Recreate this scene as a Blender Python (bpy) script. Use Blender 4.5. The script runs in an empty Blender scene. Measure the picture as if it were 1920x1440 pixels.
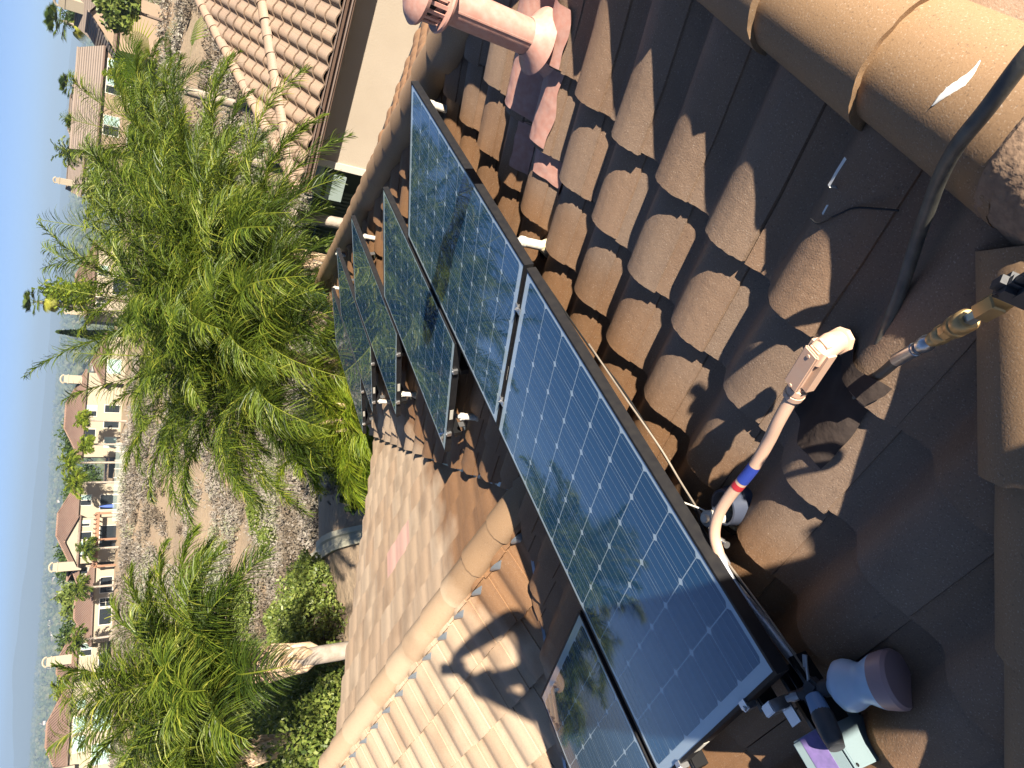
import bpy, bmesh, math, random
import numpy as np
from mathutils import Vector, Matrix, Quaternion
random.seed(7); rng = np.random.default_rng(11)
R = math.radians
scn = bpy.context.scene
col = scn.collection

# ------------------------------------------------------------------ camera, sky, sun, exposure
TH = R(19.795)                                  # pitch of every slope of the house
CAM = Vector((-0.284, -1.174, 1.537))
Fv = Vector((0.60713086, 0.56281775, -0.56091737)).normalized()
yaw, roll = R(42.831), R(4.175)
Rt = Vector((math.sin(yaw), -math.cos(yaw), 0)); Uv = Rt.cross(Fv)
rv = math.cos(roll) * Rt + math.sin(roll) * Uv
uv = -math.sin(roll) * Rt + math.cos(roll) * Uv
cam = bpy.data.objects.new('camera', bpy.data.cameras.new('camera')); col.objects.link(cam)
M3 = Matrix((-uv, rv, -Fv)).transposed()        # the phone was turned: world up points to picture left
cam.matrix_world = Matrix.Translation(CAM) @ M3.to_4x4()
cam.data.sensor_width = 36; cam.data.lens = 36 * 1284.4 / 1920
cam.data.clip_start = 0.02; cam.data.clip_end = 40000
scn.camera = cam
scn.cycles.diffuse_bounces = 1

SUN_EL, SUN_AZ = 27.635, 68.756                  # light travels towards azimuth 68.8 deg from +x
w = bpy.data.worlds.new('World'); scn.world = w; w.use_nodes = True
nt = w.node_tree; bg = nt.nodes['Background']
sky = nt.nodes.new('ShaderNodeTexSky'); sky.sky_type = 'NISHITA'; sky.sun_disc = False
sky.sun_elevation = R(SUN_EL); sky.sun_rotation = R(90 - (SUN_AZ + 180))
sky.altitude = 100; sky.air_density = 0.30; sky.dust_density = 0.0; sky.ozone_density = 6.0
nt.links.new(sky.outputs[0], bg.inputs[0]); bg.inputs[1].default_value = 0.05
sd = bpy.data.lights.new('sun', 'SUN'); sd.energy = 5.0; sd.angle = R(0.53); sd.color = (1.0, 0.90, 0.76)
so = bpy.data.objects.new('sun', sd); col.objects.link(so)
trav = Vector((math.cos(R(SUN_EL)) * math.cos(R(SUN_AZ)), math.cos(R(SUN_EL)) * math.sin(R(SUN_AZ)), -math.sin(R(SUN_EL))))
so.rotation_euler = trav.to_track_quat('-Z', 'Y').to_euler(); so.location = (-5, -10, 20)
scn.view_settings.view_transform = 'Standard'; scn.view_settings.look = 'None'
scn.view_settings.exposure = 1.75; scn.view_settings.gamma = 1

# ------------------------------------------------------------------ helpers
def lin(c):
    return tuple((x / 12.92 if x <= .04045 else ((x + .055) / 1.055) ** 2.4) for x in c)
class MB:
    """collects geometry for one mesh"""
    def __init__(s): s.v = []; s.f = []; s.m = []; s.sm = []
    def add(s, vs, fs, mat=0, smooth=False):
        b = len(s.v); s.v.extend([tuple(v) for v in vs])
        for f in fs: s.f.append([b + i for i in f]); s.m.append(mat); s.sm.append(smooth)
    def box(s, c, d, rot=None, mat=0, bev=0.0):
        hx, hy, hz = d[0] / 2, d[1] / 2, d[2] / 2
        rot = rot or Matrix.Identity(3); c = Vector(c)
        if bev <= 0:
            vs = [c + rot @ Vector((sx * hx, sy * hy, sz * hz)) for sx in (-1, 1) for sy in (-1, 1) for sz in (-1, 1)]
            s.add(vs, [(0, 1, 3, 2), (4, 6, 7, 5), (0, 4, 5, 1), (2, 3, 7, 6), (0, 2, 6, 4), (1, 5, 7, 3)], mat)
        else:
            bm = bmesh.new(); bmesh.ops.create_cube(bm, size=1)
            for v in bm.verts: v.co = Vector((v.co.x * d[0], v.co.y * d[1], v.co.z * d[2]))
            bmesh.ops.bevel(bm, geom=list(bm.edges), offset=bev, segments=2, affect='EDGES')
            vs = [c + rot @ v.co for v in bm.verts]
            s.add(vs, [[v.index for v in f.verts] for f in bm.faces], mat, True); bm.free()
    def tube(s, pts, r, n=10, mat=0, cap=True, smooth=True):
        pts = [Vector(p) for p in pts]; rs = r if isinstance(r, (list, tuple)) else [r] * len(pts)
        t0 = (pts[1] - pts[0]).normalized()
        a = t0.orthogonal().normalized(); rings = []
        for i, p in enumerate(pts):
            t = ((pts[min(i + 1, len(pts) - 1)] - pts[max(i - 1, 0)])).normalized()
            a = (a - t * a.dot(t)).normalized(); b = t.cross(a)
            rings.append([p + (a * math.cos(2 * math.pi * k / n) + b * math.sin(2 * math.pi * k / n)) * rs[i] for k in range(n)])
        vs = [v for g in rings for v in g]; fs = []
        for i in range(len(pts) - 1):
            for k in range(n):
                fs.append((i * n + k, i * n + (k + 1) % n, (i + 1) * n + (k + 1) % n, (i + 1) * n + k))
        s.add(vs, fs, mat, smooth)
        if cap:
            s.add(rings[0][::-1], [tuple(range(n))], mat); s.add(rings[-1], [tuple(range(n))], mat)
    def lathe(s, p, ax, prof, n=24, mat=0, smooth=True, cap=True):
        """prof: list of (distance along ax, radius)"""
        p = Vector(p); ax = Vector(ax).normalized(); a = ax.orthogonal().normalized(); b = ax.cross(a)
        vs = []; fs = []
        for (h, r) in prof:
            for k in range(n):
                an = 2 * math.pi * k / n; vs.append(p + ax * h + (a * math.cos(an) + b * math.sin(an)) * max(r, 1e-4))
        for i in range(len(prof) - 1):
            for k in range(n): fs.append((i * n + k, i * n + (k + 1) % n, (i + 1) * n + (k + 1) % n, (i + 1) * n + k))
        if cap: fs.append(tuple(range(n))[::-1]); fs.append(tuple((len(prof) - 1) * n + k for k in range(n)))
        s.add(vs, fs, mat, smooth)
    def build(s, name, mats, parent=None, loc=None):
        me = bpy.data.meshes.new(name); me.from_pydata(s.v, [], s.f); me.validate(clean_customdata=False)
        ob = bpy.data.objects.new(name, me); col.objects.link(ob)
        for m in (mats if isinstance(mats, (list, tuple)) else [mats]): me.materials.append(m)
        if len(me.polygons) == len(s.m):
            me.polygons.foreach_set('material_index', s.m); me.polygons.foreach_set('use_smooth', s.sm)
        me.update()
        if any(s.sm): me.set_sharp_from_angle(angle=math.radians(38))
        if parent: ob.parent = parent
        if loc is not None: ob.location = loc
        return ob
def np_obj(name, V, Q, mats, parent=None, attr=None, smooth=False, midx=None):
    """numpy mesh of quads (or tris)"""
    me = bpy.data.meshes.new(name); k = Q.shape[1]
    me.vertices.add(len(V)); me.vertices.foreach_set('co', np.asarray(V, np.float32).ravel())
    me.loops.add(Q.size); me.loops.foreach_set('vertex_index', Q.astype(np.int32).ravel())
    me.polygons.add(len(Q)); me.polygons.foreach_set('loop_start', np.arange(0, Q.size, k, dtype=np.int32))
    me.polygons.foreach_set('loop_total', np.full(len(Q), k, np.int32))
    for m in (mats if isinstance(mats, (list, tuple)) else [mats]): me.materials.append(m)
    me.update(calc_edges=True)
    if midx is not None: me.polygons.foreach_set('material_index', midx.astype(np.int32))
    me.polygons.foreach_set('use_smooth', np.full(len(Q), smooth))
    if attr is not None:
        a = me.attributes.new('tint', 'FLOAT', 'FACE'); a.data.foreach_set('value', attr.astype(np.float32))
    ob = bpy.data.objects.new(name, me); col.objects.link(ob)
    if parent: ob.parent = parent
    return ob
def thing(name, label, cat, loc=(0, 0, 0), group=None, mat3=None):
    o = bpy.data.objects.new(name, None); col.objects.link(o); o.empty_display_size = .1
    if mat3 is not None: o.matrix_world = Matrix.Translation(Vector(loc)) @ mat3.to_4x4()
    else: o.location = loc
    o['label'] = label; o['category'] = cat
    if group: o['group'] = group
    return o
def tag(o, label, cat, group=None, kind=None):
    if label: o['label'] = label
    if cat: o['category'] = cat
    if group: o['group'] = group
    if kind: o['kind'] = kind
    return o
def copy_tree(o, parent=None):
    c = o.copy(); col.objects.link(c)
    if parent: c.parent = parent
    for ch in [x for x in bpy.data.objects if x.parent == o]: copy_tree(ch, c)
    return c

# ------------------------------------------------------------------ materials
def mat(name, base=(.5, .5, .5), rough=.6, metal=0., spec=.5, noise=None, bump=None, coat=0., trans=0., tint=None, ior=None, emis=None):
    """noise: (scale, colour2, amount) ; bump: (scale, strength, distance) ; tint: colour2 mixed by the per-face attribute"""
    m = bpy.data.materials.new(name); m.use_nodes = True; n = m.node_tree.nodes; L = m.node_tree.links
    p = n['Principled BSDF']; p.inputs['Base Color'].default_value = (*base, 1); p.inputs['Roughness'].default_value = rough
    p.inputs['Metallic'].default_value = metal; p.inputs['Specular IOR Level'].default_value = spec
    if coat: p.inputs['Coat Weight'].default_value = coat; p.inputs['Coat Roughness'].default_value = .03
    if ior: p.inputs['IOR'].default_value = ior
    src = None
    tc = n.new('ShaderNodeTexCoord')
    def mix(a, b, f):
        x = n.new('ShaderNodeMix'); x.data_type = 'RGBA'
        for sock, val in ((x.inputs[6], a), (x.inputs[7], b)):
            if isinstance(val, tuple): sock.default_value = (*val, 1)
            else: L.new(val, sock)
        L.new(f, x.inputs[0]); return x.outputs[2]
    cur = base
    if tint is not None:
        at = n.new('ShaderNodeAttribute'); at.attribute_name = 'tint'
        if isinstance(tint, list):
            cr = n.new('ShaderNodeValToRGB'); cr.color_ramp.elements.remove(cr.color_ramp.elements[0])
            cr.color_ramp.elements[0].position = 0; cr.color_ramp.elements[0].color = (*tint[0], 1)
            for i, c in enumerate(tint[1:]):
                e = cr.color_ramp.elements.new((i + 1) / (len(tint) - 1)); e.color = (*c, 1)
            L.new(at.outputs['Fac'], cr.inputs[0]); cur = cr.outputs[0]
        else: cur = mix(base, tint, at.outputs['Fac'])
    for nz in (noise if isinstance(noise, list) else [noise] if noise else []):
        t = n.new('ShaderNodeTexNoise'); t.inputs['Scale'].default_value = nz[0]; t.inputs['Detail'].default_value = 4
        L.new(tc.outputs['Object'], t.inputs['Vector'])
        rmp = n.new('ShaderNodeMapRange'); rmp.inputs[1].default_value = .5 - nz[3] if len(nz) > 3 else .35
        rmp.inputs[2].default_value = .5 + nz[3] if len(nz) > 3 else .7; rmp.inputs[4].default_value = nz[2]
        L.new(t.outputs['Fac'], rmp.inputs[0]); cur = mix(cur, nz[1], rmp.outputs[0])
    if not isinstance(cur, tuple): L.new(cur, p.inputs['Base Color'])
    if bump:
        prev = None
        for bb in (bump if isinstance(bump, list) else [bump]):
            t = n.new('ShaderNodeTexNoise'); t.inputs['Scale'].default_value = bb[0]; t.inputs['Detail'].default_value = 3
            L.new(tc.outputs['Object'], t.inputs['Vector'])
            b = n.new('ShaderNodeBump'); b.inputs['Strength'].default_value = bb[1]; b.inputs['Distance'].default_value = bb[2]
            L.new(t.outputs['Fac'], b.inputs['Height'])
            if prev: L.new(prev, b.inputs['Normal'])
            prev = b.outputs[0]
        L.new(prev, p.inputs['Normal'])
    if trans:
        p.inputs['Transmission Weight'].default_value = trans
    return m
def leafmat(name, cols, trans=.35, rough=.45):
    """foliage: principled + translucent, colour by the per-face tint"""
    m = mat(name, cols[0], rough, tint=list(cols), spec=.35); n = m.node_tree.nodes; L = m.node_tree.links
    p = n['Principled BSDF']; out = n['Material Output']; tr = n.new('ShaderNodeBsdfTranslucent'); mx = n.new('ShaderNodeMixShader')
    src = p.inputs['Base Color'].links[0].from_socket; L.new(src, tr.inputs[0])
    mx.inputs[0].default_value = trans; L.new(p.outputs[0], mx.inputs[1]); L.new(tr.outputs[0], mx.inputs[2]); L.new(mx.outputs[0], out.inputs[0])
    return m
def tile_mat(name, wet, dry, dryline=True, always=0.0, spk=260, rgh=.35, damp=None):
    m = bpy.data.materials.new(name); m.use_nodes = True; n = m.node_tree.nodes; L = m.node_tree.links
    p = n['Principled BSDF']; tc = n.new('ShaderNodeTexCoord'); geo = n.new('ShaderNodeNewGeometry')
    def noise(sc, det=4):
        t = n.new('ShaderNodeTexNoise'); t.inputs['Scale'].default_value = sc; t.inputs['Detail'].default_value = det
        L.new(geo.outputs['Position'], t.inputs['Vector']); return t.outputs['Fac']
    def mix(a, b, f, typ='MIX'):
        x = n.new('ShaderNodeMix'); x.data_type = 'RGBA'; x.blend_type = typ
        for sock, val in ((x.inputs[6], a), (x.inputs[7], b)):
            if isinstance(val, tuple): sock.default_value = (*val, 1)
            else: L.new(val, sock)
        if isinstance(f, float): x.inputs[0].default_value = f
        else: L.new(f, x.inputs[0])
        return x.outputs[2]
    def rng_(v, a, b, c=0., d=1.):
        r = n.new('ShaderNodeMapRange'); L.new(v, r.inputs[0])
        for i, q in zip((1, 2, 3, 4), (a, b, c, d)): r.inputs[i].default_value = q
        return r.outputs[0]
    def math_(op, a, b):
        x = n.new('ShaderNodeMath'); x.operation = op
        for i, v in enumerate((a, b)):
            if isinstance(v, (int, float)): x.inputs[i].default_value = v
            else: L.new(v, x.inputs[i])
        return x.outputs[0]
    at = n.new('ShaderNodeAttribute'); at.attribute_name = 'tint'
    base = mix(wet, dry, always)
    if dryline:      # where the washed (wet) part of the roof ends
        sp = n.new('ShaderNodeSeparateXYZ'); L.new(geo.outputs['Position'], sp.inputs[0])
        k = math_('SUBTRACT', sp.outputs[1], math_('MULTIPLY', sp.outputs[0], 0.42))
        k = math_('ADD', k, math_('MULTIPLY', noise(3.0, 5), 0.8))
        wing = rng_(k, 1.95, 2.25)
        gate = rng_(sp.outputs[1], 1.2, 1.9)
        if damp: base = mix(damp, wet, rng_(math_('ADD', sp.outputs[1], math_('MULTIPLY', noise(2.5, 4), .5)), .0, .25))
        base = mix(base, dry, math_('MULTIPLY', wing, gate))
    base = mix(base, (wet[0] * 1.25, wet[1] * 1.12, wet[2] * .95), rng_(at.outputs['Fac'], 0, 1, 0, .35))
    base = mix(base, (wet[0] * .55, wet[1] * .55, wet[2] * .6), rng_(noise(2.3, 6), .52, .75, 0, .45))
    base = mix(base, (.62, .52, .42), rng_(noise(spk, 2), .60, .78, 0, .45))
    base = mix(base, (.06, .04, .03), rng_(noise(spk * .8, 2), .40, .25, 0, .5))
    L.new(base, p.inputs['Base Color'])
    p.inputs['Roughness'].default_value = .62; p.inputs['Specular IOR Level'].default_value = .35
    b = n.new('ShaderNodeBump'); b.inputs['Strength'].default_value = .55 if rgh > .1 else .22; b.inputs['Distance'].default_value = .0018
    L.new(noise(spk * .9, 3), b.inputs['Height'])
    b2 = n.new('ShaderNodeBump'); b2.inputs['Strength'].default_value = rgh; b2.inputs['Distance'].default_value = .004
    L.new(noise(30, 4), b2.inputs['Height']); L.new(b.outputs[0], b2.inputs['Normal']); L.new(b2.outputs[0], p.inputs['Normal'])
    return m
MT = tile_mat('roof_tile', (.22, .122, .062), (.45, .345, .245), damp=(.228, .165, .120))
MTcap = tile_mat('ridge_tile', (.27, .175, .10), (.47, .35, .235), rgh=.05)
MTpink = mat('pink_painted_tile', (.56, .33, .27), .6, noise=(6, (.50, .36, .28), .5), bump=(250, .4, .001))
MTn = tile_mat('neighbour_tile', (.275, .20, .148), (.275, .20, .148), dryline=False, spk=90)
Mmortar = mat('mortar', (.30, .195, .125), .9, noise=[(9, (.38, .26, .17), .6), (60, (.13, .085, .06), .6)], bump=[(18, .5, .01), (120, .6, .003)])
Mdeck = mat('roof_underlay', (.03, .03, .035), .9)
Mfelt = mat('flashing_metal', (.34, .42, .50), .3, metal=.6, noise=(5, (.05, .05, .05), .7))
Mlead = mat('birdstop_metal', (.30, .36, .42), .4, metal=.7)
Mstucco = mat('stucco_cream', (.38, .32, .25), .9, noise=[(3, (.35, .295, .23), .5), (.8, (.32, .265, .20), .5)], bump=(40, .6, .006))
Mstucco2 = mat('stucco_house', (.31, .265, .195), .9, noise=(1, (.28, .235, .17), .5))
Mstucco3 = mat('stucco_tan', (.27, .195, .135), .9, noise=(1, (.25, .18, .125), .5))
Mtrim = mat('white_trim', (.50, .47, .40), .6)
Mfascia = mat('brown_gutter', (.12, .075, .055), .4, noise=(5, (.16, .11, .085), .6))
Mgut = mat('gutter_metal', (.26, .20, .17), .35, metal=.3)
Mpatio = mat('patio_paint', (.22, .27, .25), .6)
Mframe = mat('black_anodised_frame', (.010, .010, .012), .6, metal=.0, spec=.2, noise=(30, (.035, .032, .028), .3))
Mback = mat('cell_gap_backsheet', (.40, .50, .58), .035, spec=.5)
Mcell = mat('silicon_cell', (.009, .058, .135), .025, spec=.5, ior=1.62, noise=[(2.2, (.014, .050, .105), .55), (60, (.02, .055, .11), .25)])
Mbus = mat('busbar', (.26, .36, .46), .035, spec=.5)
Malu = mat('aluminium', (.55, .55, .55), .3, metal=.9)
Mrail = mat('rail_black', (.012, .012, .013), .4, metal=.3)
Mpost = mat('painted_post', (.70, .68, .62), .45, noise=(40, (.45, .33, .2), .5, .15))
Msealant = mat('sealant', (.55, .42, .25), .7, noise=(50, (.75, .68, .5), .8), bump=(60, .8, .01))
Mpink = mat('pink_paint', (.47, .235, .18), .5, noise=[(8, (.41, .225, .18), .6), (40, (.58, .44, .38), .3)], bump=(14, .25, .01))
Mpinkp = mat('peach_plastic', (.66, .42, .29), .4, noise=(20, (.62, .44, .33), .5))
Mdark = mat('vent_dark', (.01, .01, .012), .6)
Mhose = mat('hose_rubber', (.055, .055, .05), .45, noise=(25, (.16, .15, .12), .7), bump=(220, .3, .001))
Mbrass = mat('brass', (.50, .34, .15), .42, metal=.55, noise=(30, (.35, .22, .09), .5))
Msteel = mat('steel', (.50, .52, .54), .3, metal=.9, noise=(30, (.25, .27, .3), .5))
Mgun = mat('gun_plastic', (.035, .037, .042), .5, noise=(20, (.10, .10, .10), .4), bump=(200, .3, .0008))
Mbottle = mat('bottle_plastic', (.50, .64, .80), .3, spec=.5, noise=(12, (.45, .58, .70), .5)); Mbottle.node_tree.nodes['Principled BSDF'].inputs['Subsurface Weight'].default_value = .15
Mliquid = mat('bottle_liquid', (.42, .27, .25), .35, noise=(9, (.34, .24, .27), .6))
Mbox = mat('box_grey', (.20, .27, .29), .6)
Mlabel = mat('purple_label', (.15, .12, .27), .5, noise=(60, (.25, .17, .42), .6))
Mcable = mat('cable_tan', (.17, .14, .11), .5, noise=(8, (.4, .35, .28), .5))
Mcablek = mat('cable_black', (.01, .01, .01), .5)
Msilv = mat('silver_conduit', (.5, .52, .55), .35, metal=.6)
Mblue = mat('blue_marker', (.03, .06, .35), .5); Mred = mat('red_marker', (.5, .03, .04), .5)
Mwhite = mat('white_dropping', (.82, .82, .78), .7)
Mglassd = mat('window_glass', (.02, .025, .03), .08, spec=.6)
Mglassg = mat('window_blind', (.30, .42, .38), .3)
Mroof = mat('terracotta_roof', (.22, .135, .10), .8, noise=(.8, (.27, .18, .135), .6))
Mroofg = mat('brown_flat_tile_roof', (.23, .18, .145), .85, noise=(.8, (.20, .155, .125), .6))
Mtrunk = mat('palm_trunk', (.35, .30, .25), .9, noise=(6, (.20, .15, .11), .8), bump=(10, .8, .02))
Mboot = mat('palm_boot', (.62, .42, .25), .7, noise=[(7, (.75, .62, .45), .7), (20, (.30, .20, .12), .5)])
Mbark = mat('bark', (.14, .10, .075), .9, noise=(8, (.2, .15, .11), .7))
def stripe(m, dir3, scale, amt):
    """adds courses (bands) to a roof material"""
    n = m.node_tree.nodes; L = m.node_tree.links; p = n['Principled BSDF']
    g = n.new('ShaderNodeTexCoord'); wv = n.new('ShaderNodeTexWave'); wv.inputs['Scale'].default_value = scale
    wv.bands_direction = dir3; L.new(g.outputs['Object'], wv.inputs[0])
    b = n.new('ShaderNodeBump'); b.inputs['Strength'].default_value = amt; b.inputs['Distance'].default_value = .12; L.new(wv.outputs['Fac'], b.inputs['Height']); L.new(b.outputs[0], p.inputs['Normal'])
stripe(Mroof, 'X', 1.0, .8); stripe(Mroofg, 'Z', 1.6, .9)

# ------------------------------------------------------------------ S-tile roofs
PX = np.array([0, .03, .073, .11, .15, .19, .22, .25, .27, .283]); PZ = np.array([0, .005, .023, .040, .049, .048, .040, .020, .005, 0])
xs_ = np.linspace(0, .283, 200); zl = np.interp(xs_, PX, PZ)
ker = np.hanning(21); ker /= ker.sum(); zl = np.convolve(np.concatenate([zl[-40:], zl, zl[:40]]), ker, 'same')[40:-40]
TW, TC = .283, .318
def prof(x): return np.interp(np.mod(x, .283), xs_, zl)
def tiles(name, O, ex, et, s0, s1, t0, t1, mats, parent, cuts=(), sph=0., tph=0., K=26, zs=1., wide=1., pink=(), head=None, gap=1.):
    O = np.array(O, float); ex = np.array(ex, float); et = np.array(et, float); nn = np.cross(ex, et)
    W, C = TW * wide, TC * wide
    i0, i1 = int(math.floor((s0 - sph) / W)), int(math.ceil((s1 - sph) / W)); j0, j1 = int(math.floor((t0 - tph) / C)), int(math.ceil((t1 - tph) / C))
    px = np.concatenate([[0.], np.linspace(0, W, K)]); pex = np.zeros(K + 1); pex[0] = -.014; pex[1] = .0035; pex[2] = .002; pex[-1] = -.003
    pt = np.array([-.06, 0.35, .85, 1.0]) * C
    VV, QQ, AA, MI = [], [], [], []; base = 0
    xj = .073
    for j in range(j0, j1):
        if head and tph + (j + 1) * C <= head + .02: continue
        for i in range(i0, i1):
            so_, to_ = sph + i * W, tph + j * C
            # quick reject against the cut planes
            c3 = O + ex * (so_ + W / 2) + et * (to_ + C / 2)
            if any(np.dot(c3 - np.array(p0), np.array(nv)) > .55 * wide for p0, nv in cuts): continue
            dz, ds, dt, rot = rng.normal(0, .0018), rng.normal(0, .0012), rng.normal(0, .004), rng.normal(0, .0025)
            T, X = np.meshgrid(np.array([-1.25 * C, .35 * C, .85 * C, C]) if head and tph + j * C <= head + .02 else pt, px, indexing='ij')
            Z = (prof(X / wide + xj) * zs + pex[None, :]) + np.maximum(T / C, -.2) * (.031 * wide + dz)
            jit = rng.normal(0, .0010, K + 1); T2 = T.copy(); T2[-1] += jit + dt; Z[-1] += rng.normal(0, .0006, K + 1)
            S = so_ + X + ds + rot * T; Tt = to_ + T2
            low_s = S[-1]; low_t = Tt[-1] - .003 + rng.normal(0, .0012, K + 1); low_z = Z[-1] - .026 * wide
            S = np.vstack([S, low_s]); Tt = np.vstack([Tt, low_t]); Z = np.vstack([Z, low_z])
            P = O + S[..., None] * ex + Tt[..., None] * et + Z[..., None] * nn
            r_, c_ = P.shape[:2]; VV.append(P.reshape(-1, 3)); idx = np.arange(r_ * c_).reshape(r_, c_) + base; base += r_ * c_
            Q = np.stack([idx[:-1, :-1], idx[:-1, 1:], idx[1:, 1:], idx[1:, :-1]], -1).reshape(-1, 4); QQ.append(Q)
            AA.append(np.full(len(Q), rng.random())); MI.append(np.full(len(Q), 1 if (i, j) in pink else 0))
    V = np.concatenate(VV); Q = np.concatenate(QQ)
    ob = np_obj(name, V, Q, mats, parent, np.concatenate(AA), True, np.concatenate(MI))
    me = ob.data; bm = bmesh.new(); bm.from_mesh(me)
    for p0, nv in cuts:
        bmesh.ops.bisect_plane(bm, geom=bm.verts[:] + bm.edges[:] + bm.faces[:], plane_co=p0, plane_no=nv, clear_outer=True)
    for e in bm.edges:
        if len(e.link_faces) == 2 and e.link_faces[0].normal.angle(e.link_faces[1].normal, 0) > R(40): e.smooth = False
    bm.to_mesh(me); bm.free()
    return ob
def arch(r, h, a0=-100, a1=100, n=14):
    """section of a ridge tile: points (side, up)"""
    return [(r * math.sin(R(a)), h * math.cos(R(a))) for a in np.linspace(a0, a1, n)]
def caps(name, p0, p1, mat_, parent, r=.135, h=.125, expo=.355, thick=.026, up=Vector((0, 0, 1)), rough=1., seed=3):
    """row of lapped half-round ridge tiles from p0 to p1, thick end towards p1"""
    rr = np.random.default_rng(seed); p0 = Vector(p0); p1 = Vector(p1); ax = (p1 - p0); Ln = ax.length; ax.normalize()
    side = ax.cross(up).normalized(); upv = side.cross(ax).normalized(); n = 26; mb = MB(); tint = []
    k = 0
    while k * expo < Ln:
        a = k * expo - .06; b = (k + 1) * expo
        o = side * rr.normal(0, .003) + upv * rr.normal(0, .0025)
        secs = [(a, r * .84, h * .80, 0), (a + .2 * (b - a), r * .87, h * .845, 0), (b - .05, r * .98, h * .97, 0), (b, r, h, .0), ]
        vs = []; fs = []
        for (d, rad, hh, _) in secs:
            for (u_, z_) in arch(rad, hh, n=n):
                j = rr.normal(0, .00025 * rough)
                vs.append(p0 + o + ax * (d + (rr.normal(0, .0018 * rough) if d == b else 0)) + side * (u_ + j) + upv * (z_ + j))
        for (u_, z_) in arch(r - thick, h - thick, n=n):
            vs.append(p0 + o + ax * (b - .004 + rr.normal(0, .0018 * rough)) + side * u_ + upv * z_)
        for (u_, z_) in arch(r * .84 - thick, h * .80 - thick, n=n):
            vs.append(p0 + o + ax * a + side * u_ + upv * z_)
        for q in range(5):
            for i in range(n - 1): fs.append((q * n + i, q * n + i + 1, (q + 1) * n + i + 1, (q + 1) * n + i))
        mb.add(vs, fs, 0, True); tint += [rr.random()] * len(fs); k += 1
    ob = mb.build(name, mat_, parent)
    a = ob.data.attributes.new('tint', 'FLOAT', 'FACE'); a.data.foreach_set('value', tint)
    bm = bmesh.new(); bm.from_mesh(ob.data)
    for e in bm.edges:
        if len(e.link_faces) == 2 and e.link_faces[0].normal.angle(e.link_faces[1].normal, 0) > R(35): e.smooth = False
    bm.to_mesh(ob.data); bm.free()
    return ob

ct, st_ = math.cos(TH), math.sin(TH); tn = math.tan(TH)
HB = .22                                          # tile plane below the glass plane
def zr(y): return -y * tn - HB / ct              # tile plane height of the main slope
YE = 5.2                                          # eave
house = thing('house', 'tiled house the photographer stands on, brown S tile roof with solar panels', 'house', (0, 0, -5))
house.location = (0, 0, 0)
N_main = Vector((0, st_, ct)); O_main = Vector((0, 0, -HB / ct)) 
sphase = 1.081 - TW * 4 ; tphase = -.08 - TC * 4
# main slope, right and left of the wing
cR = [((1.6, 0, 0), (-1, 0, 0)), ((1.6, 1.4, 0), (-1, 1, 0)), ((3.5, 0, 0), (1, -1, 0)), ((0, YE + .05, 0), (0, 1, 0)), ((0, -1.14, 0), (0, -1, 0))]
cL = [((1.6, 0, 0), (1, 0, 0)), ((1.6, 1.4, 0), (1, 1, 0)), ((-.86, 0, 0), (-1, -1, 0)), ((0, YE + .05, 0), (0, 1, 0)), ((0, -1.14, 0), (0, -1, 0))]
O_m = (0, -HB * st_ * 0, -HB / ct)
rs_ = rng.bit_generator.state
tiles('roof_slope', O_m, (1, 0, 0), (0, ct, -st_), -.2, 9., -1.4, 5.6, [MT, MTpink], house, cR, sphase, tphase, zs=1.3, head=-1.04)
rng.bit_generator.state = rs_
tiles('roof_slope', O_m, (1, 0, 0), (0, ct, -st_), -4.2, 3., -1.4, 5.6, [MT, MTpink], house, cL, sphase, tphase, zs=1.3, head=-1.04)
# back and left slopes, behind the photographer
tiles('roof_slope', (0, -2.4, -HB / ct), (-1, 0, 0), (0, -ct, -st_), -5.5, 5.5, -1.4, 2.6, [MT, MTpink], house, [((0, -1.26, 0), (0, 1, 0)), ((1.54, 0, 0), (-1, 1, 0)), ((1.1, 0, 0), (1, 1, 0))], .1, .03, K=12)
tiles('roof_slope', (-.86 + 1.2 - 1.2, 0, zr(0) + 0.0), (0, 1, 0), (-ct, 0, -st_), -3.2, 3.2, -1.4, 2.2, [MT, MTpink], house, [((-.86, 0, 0), (1, 1, 0)), ((1.54, 0, 0), (1, -1, 0))], .05, .1, K=12)
tiles('roof_slope', (3.5 + 0., 0, zr(0)), (0, -1, 0), (ct, 0, -st_), -5.3, 4.5, -1.3, 3.5, [MT, MTpink], house, [((3.5, 0, 0), (-1, 1, 0)), ((1.1, 0, 0), (-1, -1, 0))], .05, .1, K=12)
# wing: ridge at x = 1.6 running to the gable end
zw = zr(1.4)
pk = ((-13, 3), (-14, 3))
tiles('roof_slope', (1.6, 0, zw), (0, -1, 0), (ct, 0, -st_), -5.4, -1.2, -.1, 4.4, [MT, MTpink], house,
      [((1.6, 0, 0), (-1, 0, 0)), ((1.6, 1.4, 0), (1, -1, 0)), ((0, YE - .03, 0), (0, 1, 0))], -.02, .05, K=16, zs=.18, pink=pk)
tiles('roof_slope', (1.6, 0, zw), (0, 1, 0), (-ct, 0, -st_), 1.2, 5.4, -.1, 4.4, [MT, MTpink], house,
      [((1.6, 0, 0), (1, 0, 0)), ((1.6, 1.4, 0), (-1, -1, 0)), ((0, YE - .03, 0), (0, 1, 0))], .1, .12, K=22, zs=.5)
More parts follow.
